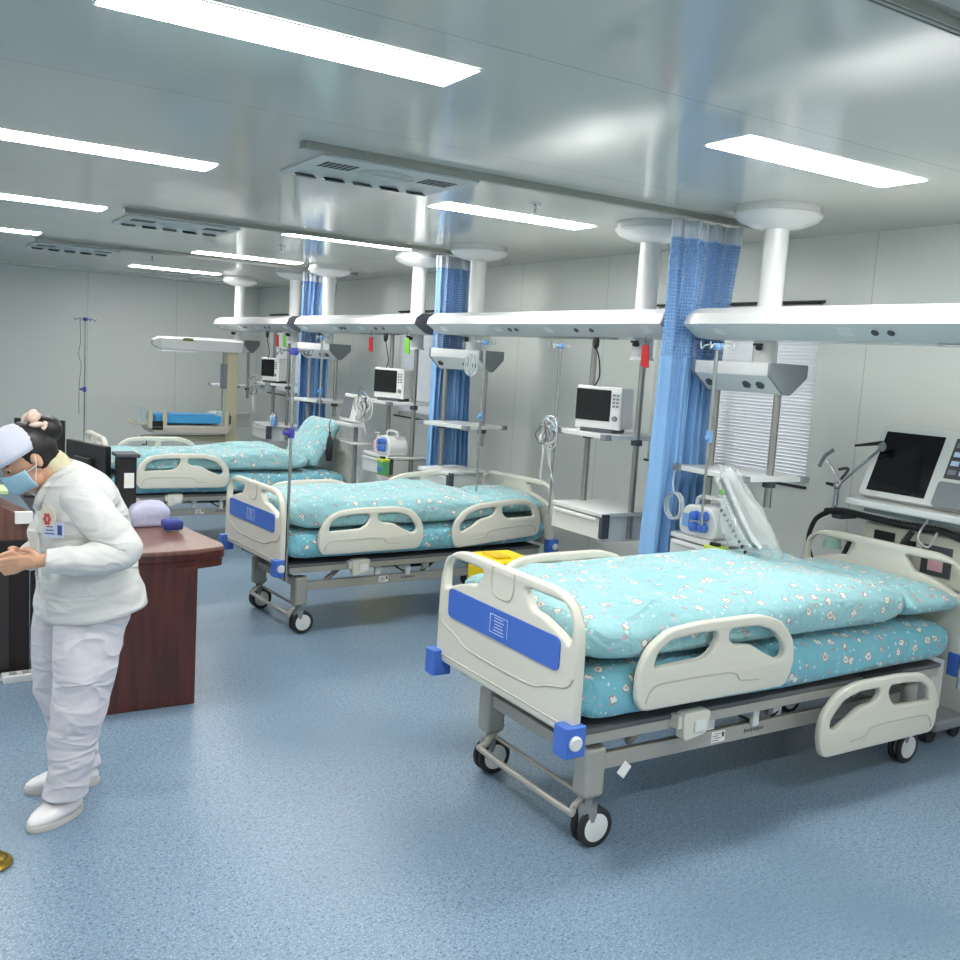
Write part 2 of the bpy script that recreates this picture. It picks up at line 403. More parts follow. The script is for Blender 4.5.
# the rest of the ward's lamps, outside the frame
for x, y, lab in ((-1.6, 2.68, 'in the nearest row'), (-1.6, 4.86, 'in the second row'), (-1.6, 7.03, 'in the third row'), (-1.6, 9.3, 'in the fourth row'), (1.0, .5, 'above the place the photo was taken from'),
                  (3.17, .5, 'over the near right corner of the ward'), (-1.6, .5, 'over the near left corner of the ward'), (1.0, -1.6, 'behind the camera'), (3.17, -1.6, 'behind the camera, at the window side')):
    dup(L0, (x, y, H-.002), 'strip light outside the view, '+lab+(' by the left wall' if x < 0 and y > 1 else ''))
# ------------------------------------------------------------------ curtain rails, grilles, sprinklers
def rail(label, x0, x1, y):
    mb = MB()
    for s in (-1, 1): mb.box(((x0+x1)/2, y+s*.014, H-.014), (x1-x0, .005, .028))
    mb.box(((x0+x1)/2, y, H-.003), (x1-x0, .06, .006)); mb.box(((x0+x1)/2, y, H-.026), (x1-x0, .012, .004))
    o = mb.build('curtain_rail', mat('rail_aluminium', (158, 160, 152), .5, .2), None, smooth=0)
    tag(o, label, 'curtain rail', 'ceiling curtain rails between the beds')
    MB().box((x0-.006, y, H-.015), (.012, .05, .03)).build('end_stop', GREYP, o, smooth=0, bevel=.002)
    g = MB()
    return o
rail('aluminium ceiling rail carrying the nearest blue curtain', 1.5, 4.35, 3.93)
rail('aluminium ceiling rail carrying the middle blue curtain', 1.38, 4.35, 6.815)
rail('aluminium ceiling rail carrying the farthest blue curtain', 1.2, 4.35, 9.7)
rail('ceiling rail crossing the top right corner of the photo', 1.72, 4.35, 1.45)

def grille():
    t = thing('air_grille', 'x', 'air vent', (0, 0, H), 0, 'air grilles in the ceiling beside the rails')
    VM = mat('vent_white', (205, 210, 208), .4); VD = mat('vent_dark', (70, 78, 80), .6)
    MB().box((0, 0, -.006), (.80, .56, .012)).build('panel', VM, t, smooth=0, bevel=.004)
    m = MB()
    for sx in (-1, 1):
        for i in range(6):
            for j in range(4): m.box((sx*(.19+.028*i), -.16+.035*j, -.013), (.018, .02, .003), rot=.3)
    m.build('perforation', VD, t, smooth=0).__setitem__('kind', 'stuff')
    for i in range(5):
        b = MB().box((-.3+.15*i, .2, -.018), (.10, .05, .004), rot=Matrix.Rotation(.5, 3, 'X')); b.build('louver', VD if i % 2 else GREYP, t, smooth=0)
    c = MB()
    for r in (.05, .08, .11, .14): c.tube([(r*math.cos(a*PI/8), -.08+r*.75*math.sin(a*PI/8), -.014) for a in range(16)], .004, n=6, smooth=0, closed=True)
    c.build('diffuser_ring', VM, t)
    return t
g0 = grille(); g0.location = (2.05, 4.36, H); g0['label'] = 'largest perforated air grille, beside the nearest curtain rail'
dup(g0, (1.86, 7.42, H), 'air grille beside the middle curtain rail, left of the ceiling columns')
dup(g0, (1.62, 10.45, H), 'farthest air grille, near the back wall at left')
def sprinkler():
    t = MB().lathe((0, 0, 0), [(.0, 0), (.03, 0), (.028, -.008), (.008, -.012), (.007, -.03), (.01, -.034), (.004, -.05), (.0, -.05)]).build('sprinkler_head', CHROME)
    MB().lathe((0, 0, -.052), [(0, 0), (.02, 0), (.02, -.003), (0, -.003)], n=12).build('deflector', CHROME, t)
    return tag(t, 'x', 'sprinkler', None, None)
s0 = sprinkler(); s0['group'] = 'ceiling sprinkler heads'
s0.location = (3.0, 3.98+.42, H); s0['label'] = 'sprinkler head on the ceiling above the strip light left of the nearest curtain'
dup(s0, (2.85, 7.9, H), 'sprinkler head between the two strip lights left of the farthest curtain')
dup(s0, (2.35, 10.3, H), 'small sprinkler head just before the farthest strip light')

# ------------------------------------------------------------------ ceiling bridges
BX = 3.85
def bridge():
    t = thing('ceiling_bridge', 'x', 'medical bridge', (BX, 2.5, 1.94), 0, 'white ceiling-hung supply bridges over the bed heads')
    prof = [(-.235, .075), (-.215, .13), (-.17, .16), (.17, .16), (.215, .13), (.235, .075), (.13, .005), (.10, 0), (-.10, 0), (-.13, .005)]
    mb = MB(); R = []; HL = 1.365
    for k in range(10):
        a = k/9*PI/2; y = -HL
        if k == 9: R.append([(p[0], -HL, p[1]) for p in prof]); break
    for k in range(10):
        a = k/9*PI/2; y = HL-.12+.17*math.sin(a); s = max(.12, math.cos(a)**.6)
        R.append([(p[0]*(.35+.65*s), y, .075+(p[1]-.075)*(.25+.75*s)) for p in prof])
    mb.rings(R).build('beam', WHITE, t, smooth=30, bevel=0)
    MB().rings([[(p[0]*1.01, -HL-.004+q, .075+(p[1]-.075)*1.02) for p in prof] for q in (-.014, .004)]).build('end_cap', DGREY, t, smooth=30)
    for s in (-1, 1):
        MB().lathe((0, s*.97, .155), [(.085, 0), (.085, .008), (.066, .016), (.062, .02), (.062, H-1.94-.155-.09)], n=32).build('column', WHITE, t, smooth=40)
        MB().lathe((0, s*.97, H-1.94-.10), [(.06, -.01), (.12, 0), (.19, .025), (.215, .05), (.218, .062), (.208, .066), (.208, .10), (0, .10)], n=40).build('ceiling_flange', WHITE, t, smooth=30)
        MB().lathe((0, s*.97, -.125), [(.075, 0), (.07, .012), (.062, .02), (.062, .13)], n=28).build('lower_neck', WHITE, t, smooth=40)
        MB().cyl((-.06, s*.97-.02, -.035), (-.1, s*.97-.04, -.035), .014, n=12).box((-.1, s*.97-.04, -.02), (.02, .05, .012)).build('locking_knob', BLACK, t)
    # the sloped under-face carries outlets
    nrm = Vector((-.105, 0, -.07)).normalized()
    def on_face(y, k): return Vector((-.235+.105*k, y, .075-.07*k))
    for y in (-1.2, -.25, .35, 1.12):
        f = MB(); c = on_face(y, .5); q = Vector((-.55, 0, -.83)).normalized().to_track_quat('Z', 'Y').to_matrix()
        f.box(c, (.075, .05, .006), rot=q); f.build('socket_plate', LWHITE, t, smooth=0, bevel=.002)
    for y in (-.55, -.70, .12, .2):
        q = Vector((-.55, 0, -.83)).normalized().to_track_quat('Z', 'Y').to_matrix()
        MB().lathe(on_face(y, .5), [(0, -.002), (.017, -.002), (.017, .006), (.012, .009), (0, .009)], n=16, axis=q).build('gas_outlet', DGREY, t, smooth=30)
    MB().box((-.1, -.45, -.006), (.02, .8, .012)).build('hook_rail', CHROME, t, smooth=0, bevel=.002)
    return t
b0 = bridge(); b0['label'] = 'nearest white ceiling bridge, crossing the wall at the right edge'
dup(b0, (BX, 2.5+PITCHY, 1.94), 'second white ceiling bridge, ending behind the nearest blue curtain')
dup(b0, (BX, 2.5+2*PITCHY, 1.94), 'third white ceiling bridge, between the middle and farthest blue curtains')
dup(b0, (BX, 2.5+3*PITCHY, 1.94), 'farthest white ceiling bridge, left of the farthest blue curtain')

# ------------------------------------------------------------------ equipment pendants hanging from the bridges
def pendant(hood, shelves, dr=(-.29, .30), poles=(-.21, .23), py0=.74):
    """origin on the floor plane under its centre, z absolute"""
    t = thing('equipment_pendant', 'x', 'pendant', (BX, 3.57, 0), 0, 'pole pendants hanging under the bridges')
    if hood:
        pr = [(-.135, 1.83), (.135, 1.83), (.135, 1.765), (.02, 1.675), (-.02, 1.675), (-.135, 1.765)]
        pr = rounded(pr, .008, 2)
        MB().rings([[(u, y, v) for u, v in pr] for y in (-.26, .26)]).build('service_head', WHITE, t, smooth=20)
        for s in (-1, 1):
            MB().rings([[(u*1.02, s*.26+y, 1.75+(v-1.75)*1.02) for u, v in pr] for y in (-.008, .008)]).build('end_cap', GREYP, t, smooth=20)
        q = Vector((-.105, 0, -.12)).normalized().to_track_quat('Z', 'Y').to_matrix()
        for y in (-.16, -.07, .19):
            MB().lathe((-.08, y, 1.719), [(0, -.002), (.024, -.002), (.024, .006), (.016, .010), (.008, .010), (.008, .018), (0, .018)], n=18, axis=q).build('gas_outlet', DGREY, t, smooth=30)
    top = 1.70 if hood else 1.95
    for y, zb in zip(poles, (py0, .74)): MB().cyl((0, y, zb), (0, y, top), .019, n=20).build('pole', STEEL, t)
    for z, dx in shelves:
        P = [(-.22+dx, -.24), (.20, -.27), (.22, .25), (-.19+dx, .27)]
        s = MB().prism(rounded(P, .03), z-.028, z, lambda u, v, w: (u, v, w)).build('shelf', WHITE, t, smooth=30, bevel=.003)
        for u, v in P[:2]+P[3:]: MB().box((u*.96, v*.96, z-.015), (.05, .05, .036)).build('corner_block', GREYP, s, smooth=0, bevel=.004)
        for y in poles: MB().lathe((0, y, z-.06), [(.02, 0), (.034, 0), (.034, .035), (.02, .035)], n=18).build('collar', DGREY, s)
    if dr:
        d0, d1 = dr; dc = (d0+d1)/2; dl = d1-d0
        MB().prism(rounded([(-.24, d0), (.20, d0), (.20, d1), (-.22, d1)], .02), .875, .90, lambda u, v, w: (u, v, w)).build('top_tray', LWHITE, t, smooth=30, bevel=.004)
        MB().box((0, dc, .795), (.39, dl-.05, .155)).build('drawer_housing', LWHITE, t, smooth=0, bevel=.006)
        d = MB().box((-.212, dc, .80), (.035, dl-.04, .13)).build('drawer_front', WHITE, t, smooth=0, bevel=.006)
        MB().box((-.235, dc, .855), (.02, dl-.1, .02)).build('handle', LWHITE, d, smooth=0, bevel=.004)
        MB().box((-.205, d0+.015, .82), (.06, .03, .15)).build('corner_block', DGREY, t, smooth=0, bevel=.004)
    return t
pA = pendant(True, [(1.262, 0)], (-.11, .25), (-.21, .21), 1.10); pA['label'] = 'pendant with shelf and drawer in front of the nearest window blind'
dup(pA, (BX, 6.46, 0), 'pendant with shelf and drawer in front of the middle blue curtain', .3)
dup(pA, (BX, 9.33, 0), 'pendant with shelf in front of the farthest blue curtain', .3)
dup(pA, (BX, 12.2, 0), 'farthest pendant, beside the infant warmer', .5)
pB = pendant(False, [(1.365, -.02)], (-.26, .27), (-.24, .23)); pB.location = (BX, 4.64, 0); pB['label'] = 'two-pole pendant with a monitor shelf and a drawer, left of the nearest curtain'
dup(pB, (BX, 7.52, 0), 'two-pole pendant with monitor and bottle, left of the middle curtain')
dup(pB, (BX, 10.55, 0), 'two-pole pendant with monitor, left of the farthest curtain')

# ------------------------------------------------------------------ curtains
def curtain(seed):
    rnd = random.Random(seed); ph = [rnd.uniform(0, 6) for _ in range(6)]
    t = thing('bed_curtain', 'x', 'curtain', (0, 0, .22), 0, 'blue curtains gathered at the wall between the beds')
    def path(u, z):
        # u 0..1 across, z metres above floor ; gathered cloth
        spread = .50-.06*math.sin(PI*min(1, (2.55-z)/2.3))+.03*math.cos(z*1.3+ph[0])
        x = -.03+.02*math.sin(z*1.1+ph[1])+spread*u+.018*math.sin(u*60+z*.8+ph[2])*(.5)
        y = .036*math.sin(u*2*PI*11+ph[3]+.5*math.sin(z*1.7+u*5))+.02*math.sin(u*2*PI*3.3+ph[4]+z*.7)+.010*math.sin(u*2*PI*29+ph[5]+z)
        return x, y
    def sheet(name, z0, z1, m, nz, nu=220, solid=.0):
        b = MB(); bm = b.bm
        V = [[None]*(nu+1) for _ in range(nz+1)]; uv = bm.loops.layers.uv.verify(); leng = [0]
        for i in range(nu):
            a = path(i/nu, 2); c = path((i+1)/nu, 2); leng.append(leng[-1]+math.hypot(c[0]-a[0], c[1]-a[1]))
        for j in range(nz+1):
            z = z0+(z1-z0)*j/nz
            for i in range(nu+1):
                x, y = path(i/nu, z); V[j][i] = bm.verts.new((x, y, z-.22))
        for j in range(nz):
            for i in range(nu):
                f = bm.faces.new((V[j][i], V[j][i+1], V[j+1][i+1], V[j+1][i]))
                for lp, (jj, ii) in zip(f.loops, ((j, i), (j, i+1), (j+1, i+1), (j+1, i))): lp[uv].uv = (leng[ii], z0+(z1-z0)*jj/nz)
        return b.build(name, m, t, smooth=180, solidify=solid)
    sheet('curtain_cloth', .22, 1.84, CURT, 22, solid=.002)
    sheet('net_top', 1.84, 2.47, CURTM, 8)
    sheet('header_band', 2.47, 2.565, CURTW, 2, solid=.002)
    return t
for y, s, lab in ((3.93, 1, 'nearest blue curtain with net top, between the first two bridges'), (6.815, 2, 'middle blue curtain behind the second bed'), (9.7, 3, 'farthest blue curtain, behind the pillow of the third bed')):
    c = curtain(s); c.location = (3.58 if s == 1 else 3.77, y, .22); c.scale = (1 if s == 1 else .78, 1, 1); c['label'] = lab
# ------------------------------------------------------------------ hospital beds
from mathutils import noise
def board(name, t, x, face):
    """ABS end board in the YZ plane at local x; face = -1 outer side towards -x"""
    outer = rounded([(-.478, .49), (-.475, .985), (.475, .985), (.478, .49)], [.03, .2, .2, .03], 10)
    hole = lambda s: rounded([(s*.13, .945), (s*.436, .945), (s*.436, .80), (s*.36, .835), (s*.24, .87), (s*.19, .87)], [.04, .15, .03, .03, .03, .05])
    # panel maps (u,v,w) -> (x+w, u, v)
    M = Matrix(((0, 0, 1, x), (1, 0, 0, 0), (0, 1, 0, 0), (0, 0, 0, 1)))
    b = panel(name, outer, [hole(-1), hole(1)], .042, .012, ABS, t, M)
    e = MB(); sx = x+face*.021
    e.tube([(sx, -.465, .70), (sx, -.43, .66), (sx, -.32, .632), (sx, -.2, .60), (sx, .2, .60), (sx, .32, .632), (sx, .43, .66), (sx, .465, .70)], .0045, n=6)
    e.tube([(sx, -.465, .525), (sx, .465, .525)], .004, n=6, smooth=0)
    e.tube([(sx, -.075, .975), (sx, -.075, .91), (sx, -.045, .868), (sx, .045, .868), (sx, .075, .91), (sx, .075, .975)], .004, n=6)
    e.build('moulded_rib', ABS2, b)
    return b
def siderail(name, t, x0, z0, y, flip, tilt=0):
    o = [(.02, 0), (-.01, .04), (-.012, .15), (.03, .235), (.12, .29), (.28, .305), (.58, .305), (.70, .275), (.785, .19), (.80, .10), (.765, .0)]
    h1 = [(.055, .155), (.075, .215), (.13, .25), (.26, .262), (.355, .262), (.365, .235), (.34, .19), (.30, .165)]
    h2 = [(.425, .262), (.57, .262), (.665, .235), (.735, .165), (.735, .125), (.70, .115), (.62, .15), (.55, .19), (.455, .20), (.42, .225)]
    L = .79
    fx = (lambda u: L-u) if flip else (lambda u: u)
    def P(poly, r):
        q = rounded(poly, r, 4); return [(x0+fx(u), z0+v+tilt*(fx(u)-L/2)) for u, v in q]
    sgn = -1 if y < 0 else 1
    M = Matrix(((1, 0, 0, 0), (0, 0, -1, y), (0, 1, 0, 0), (0, 0, 0, 1)))
    b = panel(name, P(o, .04), [P(h1, .018), P(h2, .022)], .034, .011, ABS, t, M)
    e = MB(); F = lambda u, v: (x0+fx(u), y+sgn*.0165, z0+v+tilt*(fx(u)-L/2))
    e.tube([F(.03, .03), F(.05, .075), (F(.12, .095)), F(.44, .095), F(.5, .06), F(.6, .05)], .004, n=6)
    e.build('moulded_rib', ABS2, b)
    return b
def caster(t, x, y):
    c = MB().lathe((x, y, .10), [(.012, 0), (.034, 0), (.038, .03), (.034, .06), (.014, .062), (.014, .10)], n=18).box((x+.01, y, .10), (.07, .02, .06)).build('caster', GREYP, t, smooth=40)
    for s in (-1, 1):
        yy = y+s*.021
        MB().lathe((x+.02, yy-.011, .076), [(.05, 0), (.07, 0), (.076, .004), (.076, .018), (.07, .022), (.05, .022), (.05, 0)], n=32, axis='Y').build('tyre', RUBBER, c, smooth=40)
        MB().lathe((x+.02, yy-.012, .076), [(0, 0), (.052, 0), (.061, .005), (.061, .019), (.052, .024), (0, .024)], n=32, axis='Y').build('hub_cover', LWHITE, c, smooth=40)
    return c
def bed(head_raised=False, near_head_up=False, tilt=0):
    t = thing('hospital_bed', 'x', 'bed', (2.0, 2.95, 0), 0, 'hospital beds with cream plastic boards')
    fb = board('footboard', t, .0, -1)
    pl = MB().prism(rounded([(-.385, .70), (-.385, .82), (.385, .82), (.385, .70)], .03), 0, .006, lambda u, v, w: (-.021-w, u, v)).build('name_plate', BLUE, fb, smooth=30)
    g = MB(); x = -.0285
    for a, b_ in (((-.06, .725), (-.06, .795)), ((-.06, .795), (.06, .795)), ((.06, .795), (.06, .725)), ((-.035, .725), (.06, .725))): g.tube([(x, a[0], a[1]), (x, b_[0], b_[1])], .0012, n=5, smooth=0)
    for k in range(5): g.box((x, .0, .737+.012*k), (.001, .07-.008*(k % 3), .0025))
    g.build('printed_card', INKW, pl, smooth=0)
    board('headboard', t, 2.25, 1)
    for bx in (-.02, 2.27):
        for s in (-1, 1):
            k = MB().prism(rounded([(-.04, -.038), (.05, -.038), (.05, .038), (-.04, .038)], .012), .43, .54, lambda u, v, w: (bx+u*(1 if bx < 1 else -1), s*.462+v, w)).build('bumper', BLUE, t, smooth=30, bevel=.006)
            MB().lathe((bx+(.0 if bx < 1 else 0), s*.505, .485), [(0, -.004), (.026, -.004), (.026, .004), (.02, .008), (0, .008)], n=20, axis=Matrix.Rotation(-s*PI/2, 3, 'X')).build('roller', LWHITE, k, smooth=30)
    # undercarriage
    for s in (-1, 1):
        MB().box((1.12, s*.335, .315), (1.86, .03, .062)).build('base_rail', FRAME, t, smooth=0, bevel=.004)
        for x in (.19, 2.06):
            MB().box((x, s*.335, .29), (.095, .085, .20)).build('leg_housing', FRAME, t, smooth=0, bevel=.02, bseg=3)
            caster(t, x, s*.345)
    for x in (.19, 2.06): MB().box((x, 0, .335), (.05, .60, .05)).build('cross_member', FRAME, t, smooth=0, bevel=.004)
    MB().tube([(.24, -.32, .22), (.15, -.31, .14), (.13, -.28, .125), (.13, .28, .125), (.15, .31, .14), (.24, .32, .22)], .014, n=10, smooth=2).build('brake_bar', FRAME, t)
    MB().tube([(.2, -.30, .17), (.2, .30, .17)], .009, n=8, smooth=0).build('brake_linkage', FRAME, t)
    for s in (-1, 1): MB().box((1.13, s*.40, .445), (2.1, .03, .04)).build('deck_rail', FRAME, t, smooth=0, bevel=.004)
    for x in (.12, .55, .95, 1.35, 1.75, 2.15): MB().box((x, 0, .44), (.04, .78, .035)).build('deck_crossbar', DARK, t, smooth=0)
    MB().box((1.13, 0, .475), (2.12, .84, .02)).build('deck', mat('deck_grey', (96, 98, 100), .6), t, smooth=0, bevel=.005)
    for x in (.42, 1.2, 1.75): # lifting arms
        for s in (-1, 1): MB().tube([(x, s*.27, .33), (x+.16, s*.27, .45)], .017, n=8, smooth=0).box((x+.16, s*.27, .45), (.06, .04, .05)).build('lift_arm', FRAME, t)
    MB().tube([(.55, .05, .38), (1.15, .05, .40)], .025, n=12, smooth=0).box((.5, .05, .38), (.16, .1, .09)).build('actuator', DARK, t, smooth=30)
    MB().tube([(1.3, -.1, .38), (1.8, -.1, .42)], .022, n=12, smooth=0).box((1.25, -.1, .38), (.14, .1, .09)).build('actuator', BLACK, t, smooth=30)
    for c_, d_ in (((1.2, -.31, .40), (.05, .03, .16)), ((.78, -.34, .42), (.04, .03, .13)), ((1.02, -.36, .40), (.035, .02, .12))): MB().box(c_, d_).build('rail_bracket', LWHITE, t, smooth=0, bevel=.003)
    MB().box((1.05, .02, .40), (.5, .3, .07)).build('control_box', BLACK, t, smooth=0, bevel=.01)
    MB().tube([(.9, -.3, .43), (1.0, -.34, .36), (1.15, -.33, .34), (1.3, -.3, .42)], .006, n=6).build('cable', BLACK, t)
    # tilt-out rail hinges
    for x0 in (.58,):
        for s in (-1, 1):
            h = MB().box((x0-.03, s*.435, .462), (.11, .05, .05)).prism(rounded([(-.06, -.08), (.06, -.06), (.07, .03), (-.07, .03)], .02), s*.425, s*.47, lambda u, v, w: (x0+u, w, .47+v))
            h.build('rail_hinge', ABS, t, smooth=30, bevel=.004)
            MB().box((x0+.015, s*.475, .445), (.06, .01, .05)).build('release_latch', LWHITE, t, smooth=0, bevel=.006)
    MB().box((1.75, -.42, .47), (.25, .03, .05)).build('rail_hinge', DARK, t, smooth=0)
    siderail('side_rail', t, .25, .555, -.49, False)
    siderail('side_rail', t, .25, .61, .482, False)
    if near_head_up:
        siderail('side_rail', t, 1.30, .56, -.49, True, tilt); siderail('side_rail', t, 1.25, .66, .482, True, tilt)
    else:
        siderail('side_rail', t, 1.26, .205, -.49, True); siderail('side_rail', t, 1.26, .205, .49, True)
    st = MB().box((.83, -.3505, .318), (.075, .001, .045)).build('rating_sticker', CUFF, t, smooth=0)
    q = MB()
    for k in range(4): q.box((.83-.015+.01*(k % 2), -.3513, .304+.009*k), (.035, .0006, .003))
    q.box((.855, -.3513, .325), (.014, .0006, .02)); q.build('small_print', INK, st, smooth=0)
    q = MB()
    for k in range(9): q.box((.98+.013*k, -.3513, .318), (.008, .0006, .012 if k % 3 else .018))
    q.build('maker_lettering', INK, t, smooth=0)
    return t
def tagcard(t, x, z):
    MB().box((x, -.356, z), (.045, .002, .055), rot=Matrix.Rotation(.7, 3, 'Y')).build('paper_tag', CUFF, t, smooth=0)

def softbox(name, m, c, d, e=4, amp=.012, seed=0, sub=1, nx=80, ny=30, shape=None, rot=None, box=.16):
    """puffy cloth slab: a rounded box whose surface wrinkles; centre c, size d"""
    bm = bmesh.new(); off = Vector((seed*3.7, seed*1.3, seed*7.1))
    def sgp(v, p): return math.copysign(abs(v)**p, v)
    b = MB(); rings = []
    nv = 14
    for j in range(nv+1):
        th = -PI/2+PI*j/nv; th = max(-PI/2+.02, min(PI/2-.02, th))
        ring = []
        for i in range(nx*2):
            ph = 2*PI*i/(nx*2)
            cx = sgp(math.cos(ph), box); cy = sgp(math.sin(ph), box)
            k = abs(math.cos(th))**.24
            # keep rings spread over the top face
            z = sgp(math.sin(th), .7)
            ring.append(Vector((cx*k, cy*k, z)))
        rings.append(ring)
    # inner rings on the top and bottom so the flat faces can wrinkle
    top = rings[-1]; bot = rings[0]
    for q in [1-.04*i for i in range(1, 24)]+[.05]:
        rings.append([Vector((p.x*q/1, p.y*q/1, 1)) for p in rings[nv]] if False else [Vector((p.x/ max(1e-6, 1)*q, p.y*q, 1.0)) for p in rings[nv]])
    R2 = []
    for r in rings:
        o = []
        for p in r:
            x = p.x*d[0]/2; y = p.y*d[1]/2; z = p.z*d[2]/2
            if shape: x, y, z = shape(x, y, z)
            q = Vector((x, y, z))
            wq = Vector((q.x*2.2+q.y*1.4, q.y*3.2-q.x*.8, q.z*3))+off; rg = 1-2*abs(noise.noise(wq*1.6+Vector((noise.noise(q*2+off),)*3)*.8)); nz = noise.noise(q*3.1+off)*.9+rg*.55+noise.noise(Vector((q.x*11, q.y*6, q.z*9))+off)*.3
            up_ = max(0, p.z+.3)
            q.z += nz*amp*up_; s_ = noise.noise(Vector((q.x*7, q.y*7, q.z*14))+off*2)*amp*.7
            q.x += s_*(1 if p.x > 0 else -1)*.8; q.y += s_*(1 if p.y > 0 else -1)*.8
            if rot: q = rot @ q
            o.append(q)
        R2.append(o)
    b.rings(R2, cap=True)
    o = b.build(name, m, None, loc=c, smooth=180)
    return o

def bedding(by, k, labs):
    # mattress
    def sag(x, y, z):
        if z < 0: y *= 1.01; z += .012*abs(math.sin(x*6+k)*y)*1.6
        return x, y, z
    o = softbox('mattress', SHEET, (3.125, by, .597), (2.18, .925, .208), amp=.014, box=.10, seed=k+1, shape=sag)
    tag(o, labs[0], 'mattress', 'mattresses in aqua printed sheets')
    return o
def quilt_shape(x, y, z, hx=.93):
    # thicker towards the middle, head end cut slantwise
    t = (x+hx)/(2*hx)
    if z > 0: z *= 1+.12*math.sin(PI*min(1, max(0, t*1.1)))
    return x+.10*max(0, t-.6)*(1 if y > 0 else -1)*1.2, y, z
bd = bed(); bd['label'] = 'nearest hospital bed, seen whole in the right foreground, one side rail lowered'
tagcard(bd, .34, .27)
bedding(2.95, 0, ['aqua printed mattress of the nearest bed'])
q = softbox('quilt', QUILT, (2.985, 2.95, .80), (1.88, .93, .175), amp=.022, seed=4, shape=quilt_shape); tag(q, 'large aqua quilt with rabbit print spread over the nearest bed', 'quilt', 'aqua printed quilts')
def pillow(x, y, z, d, rot, lab, seed):
    o = softbox('pillow', QUILT, (x, y, z), d, amp=.012, seed=seed, rot=rot, nx=30, shape=lambda a, b, c: (a, b, c*(1-.5*(abs(a)/(d[0]/2))**4)*(1-.5*(abs(b)/(d[1]/2))**4)))
    return tag(o, lab, 'pillow', 'aqua printed pillows')
pillow(4.02, 2.90, .785, (.38, .84, .15), None, 'flat aqua pillow at the head of the nearest bed', 9)

bd2 = bed(near_head_up=True, tilt=.07); bd2.scale = (.93, .93, .93); bd2.location = (1.985, 5.82, 0); bd2.rotation_euler.z = .07; bd2['label'] = 'middle hospital bed with both near side rails raised'
m2_ = bedding(5.835, 3, ['aqua printed mattress of the middle bed']); m2_.scale = (.93, .93, .93); m2_.location = (3.03, 5.885, .565); m2_.rotation_euler.z = .07
q = softbox('quilt', QUILT, (2.86, 5.845, .745), (1.62, .88, .165), amp=.035, seed=11, shape=quilt_shape); tag(q, 'crumpled aqua quilt spread over the middle bed', 'quilt', 'aqua printed quilts'); q.location.y = 5.875; q.rotation_euler.z = .07
pillow(3.86, 5.90, .75, (.36, .70, .14), None, 'aqua pillow against the headboard of the middle bed', 12)
bd3 = bed(); bd3.scale = (.96, .96, .96); bd3.location = (1.53, 8.6, 0); bd3['label'] = 'farthest hospital bed, behind the desk and the nurse'
bedding(8.6, 5, ['aqua printed mattress of the farthest bed'])
m3_ = bpy.data.objects['mattress.002']; m3_.scale = (.96, .96, .92); m3_.location = (2.61, 8.6, .562)
def heap(x, y, z):
    t = (x+.93)/1.86
    if z > 0: z *= 1+1.0*math.exp(-((t-.75)/.18)**2)
    return x, y, z
q = softbox('quilt', QUILT, (2.42, 8.6, .728), (1.72, .9, .12), amp=.035, seed=21, shape=heap); tag(q, 'aqua quilt heaped towards the head of the farthest bed', 'quilt', 'aqua printed quilts')
pillow(3.47, 8.6, .90, (.50, .72, .18), Matrix.Rotation(-1.0, 3, 'Y'), 'aqua pillow propped upright on the farthest bed', 15)
# ------------------------------------------------------------------ equipment on and around the pendants
def wiggle(c, r, n, seed, rr=.004, loops=1, drop=0):
    rnd = random.Random(seed); P = []
    for i in range(n):
        a = 2*PI*i*loops/n; P.append((c[0]+rnd.uniform(-.3, .3)*r, c[1]+math.cos(a)*r*rnd.uniform(.6, 1.1), c[2]+math.sin(a)*r*rnd.uniform(.6, 1.1)-drop*i/n))
    return P
def monitor(loc, lab, rz=0):
    t = thing('patient_monitor', lab, 'monitor', loc, rz, 'patient monitors on the pendant shelves')
    MB().box((.06, 0, .15), (.16, .30, .25), taper=.97).build('housing', LWHITE, t, smooth=0, bevel=.012)
    MB().box((-.03, 0, .15), (.03, .31, .26)).build('front_frame', WHITE, t, smooth=0, bevel=.008)
    MB().box((-.047, .035, .165), (.006, .235, .19)).build('screen', SCREEN, t, smooth=0, bevel=.003)
    k = MB().box((-.047, -.118, .15), (.005, .058, .21)).build('key_panel', LWHITE, t, smooth=0, bevel=.002)
    for i in range(4):
        for j in range(2): MB().box((-.051, -.105-.024*j, .23-.022*i), (.004, .016, .014)).build('button', GREYP, k, smooth=0)
    MB().lathe((-.05, -.118, .09), [(0, 0), (.017, 0), (.015, .014), (0, .014)], n=16, axis=Matrix.Rotation(-PI/2, 3, 'Y')).build('dial', GREYP, t)
    MB().box((.03, 0, .012), (.17, .22, .024)).build('foot', DGREY, t, smooth=0, bevel=.004)
    return t
monitor((3.74, 4.62, 1.366), 'dark-screened patient monitor on the shelf left of the nearest curtain', .42)
monitor((3.74, 7.50, 1.366), 'dark-screened patient monitor in front of the middle window blind', .5)
monitor((3.74, 10.50, 1.366), 'farthest patient monitor, beside the farthest window', .3)

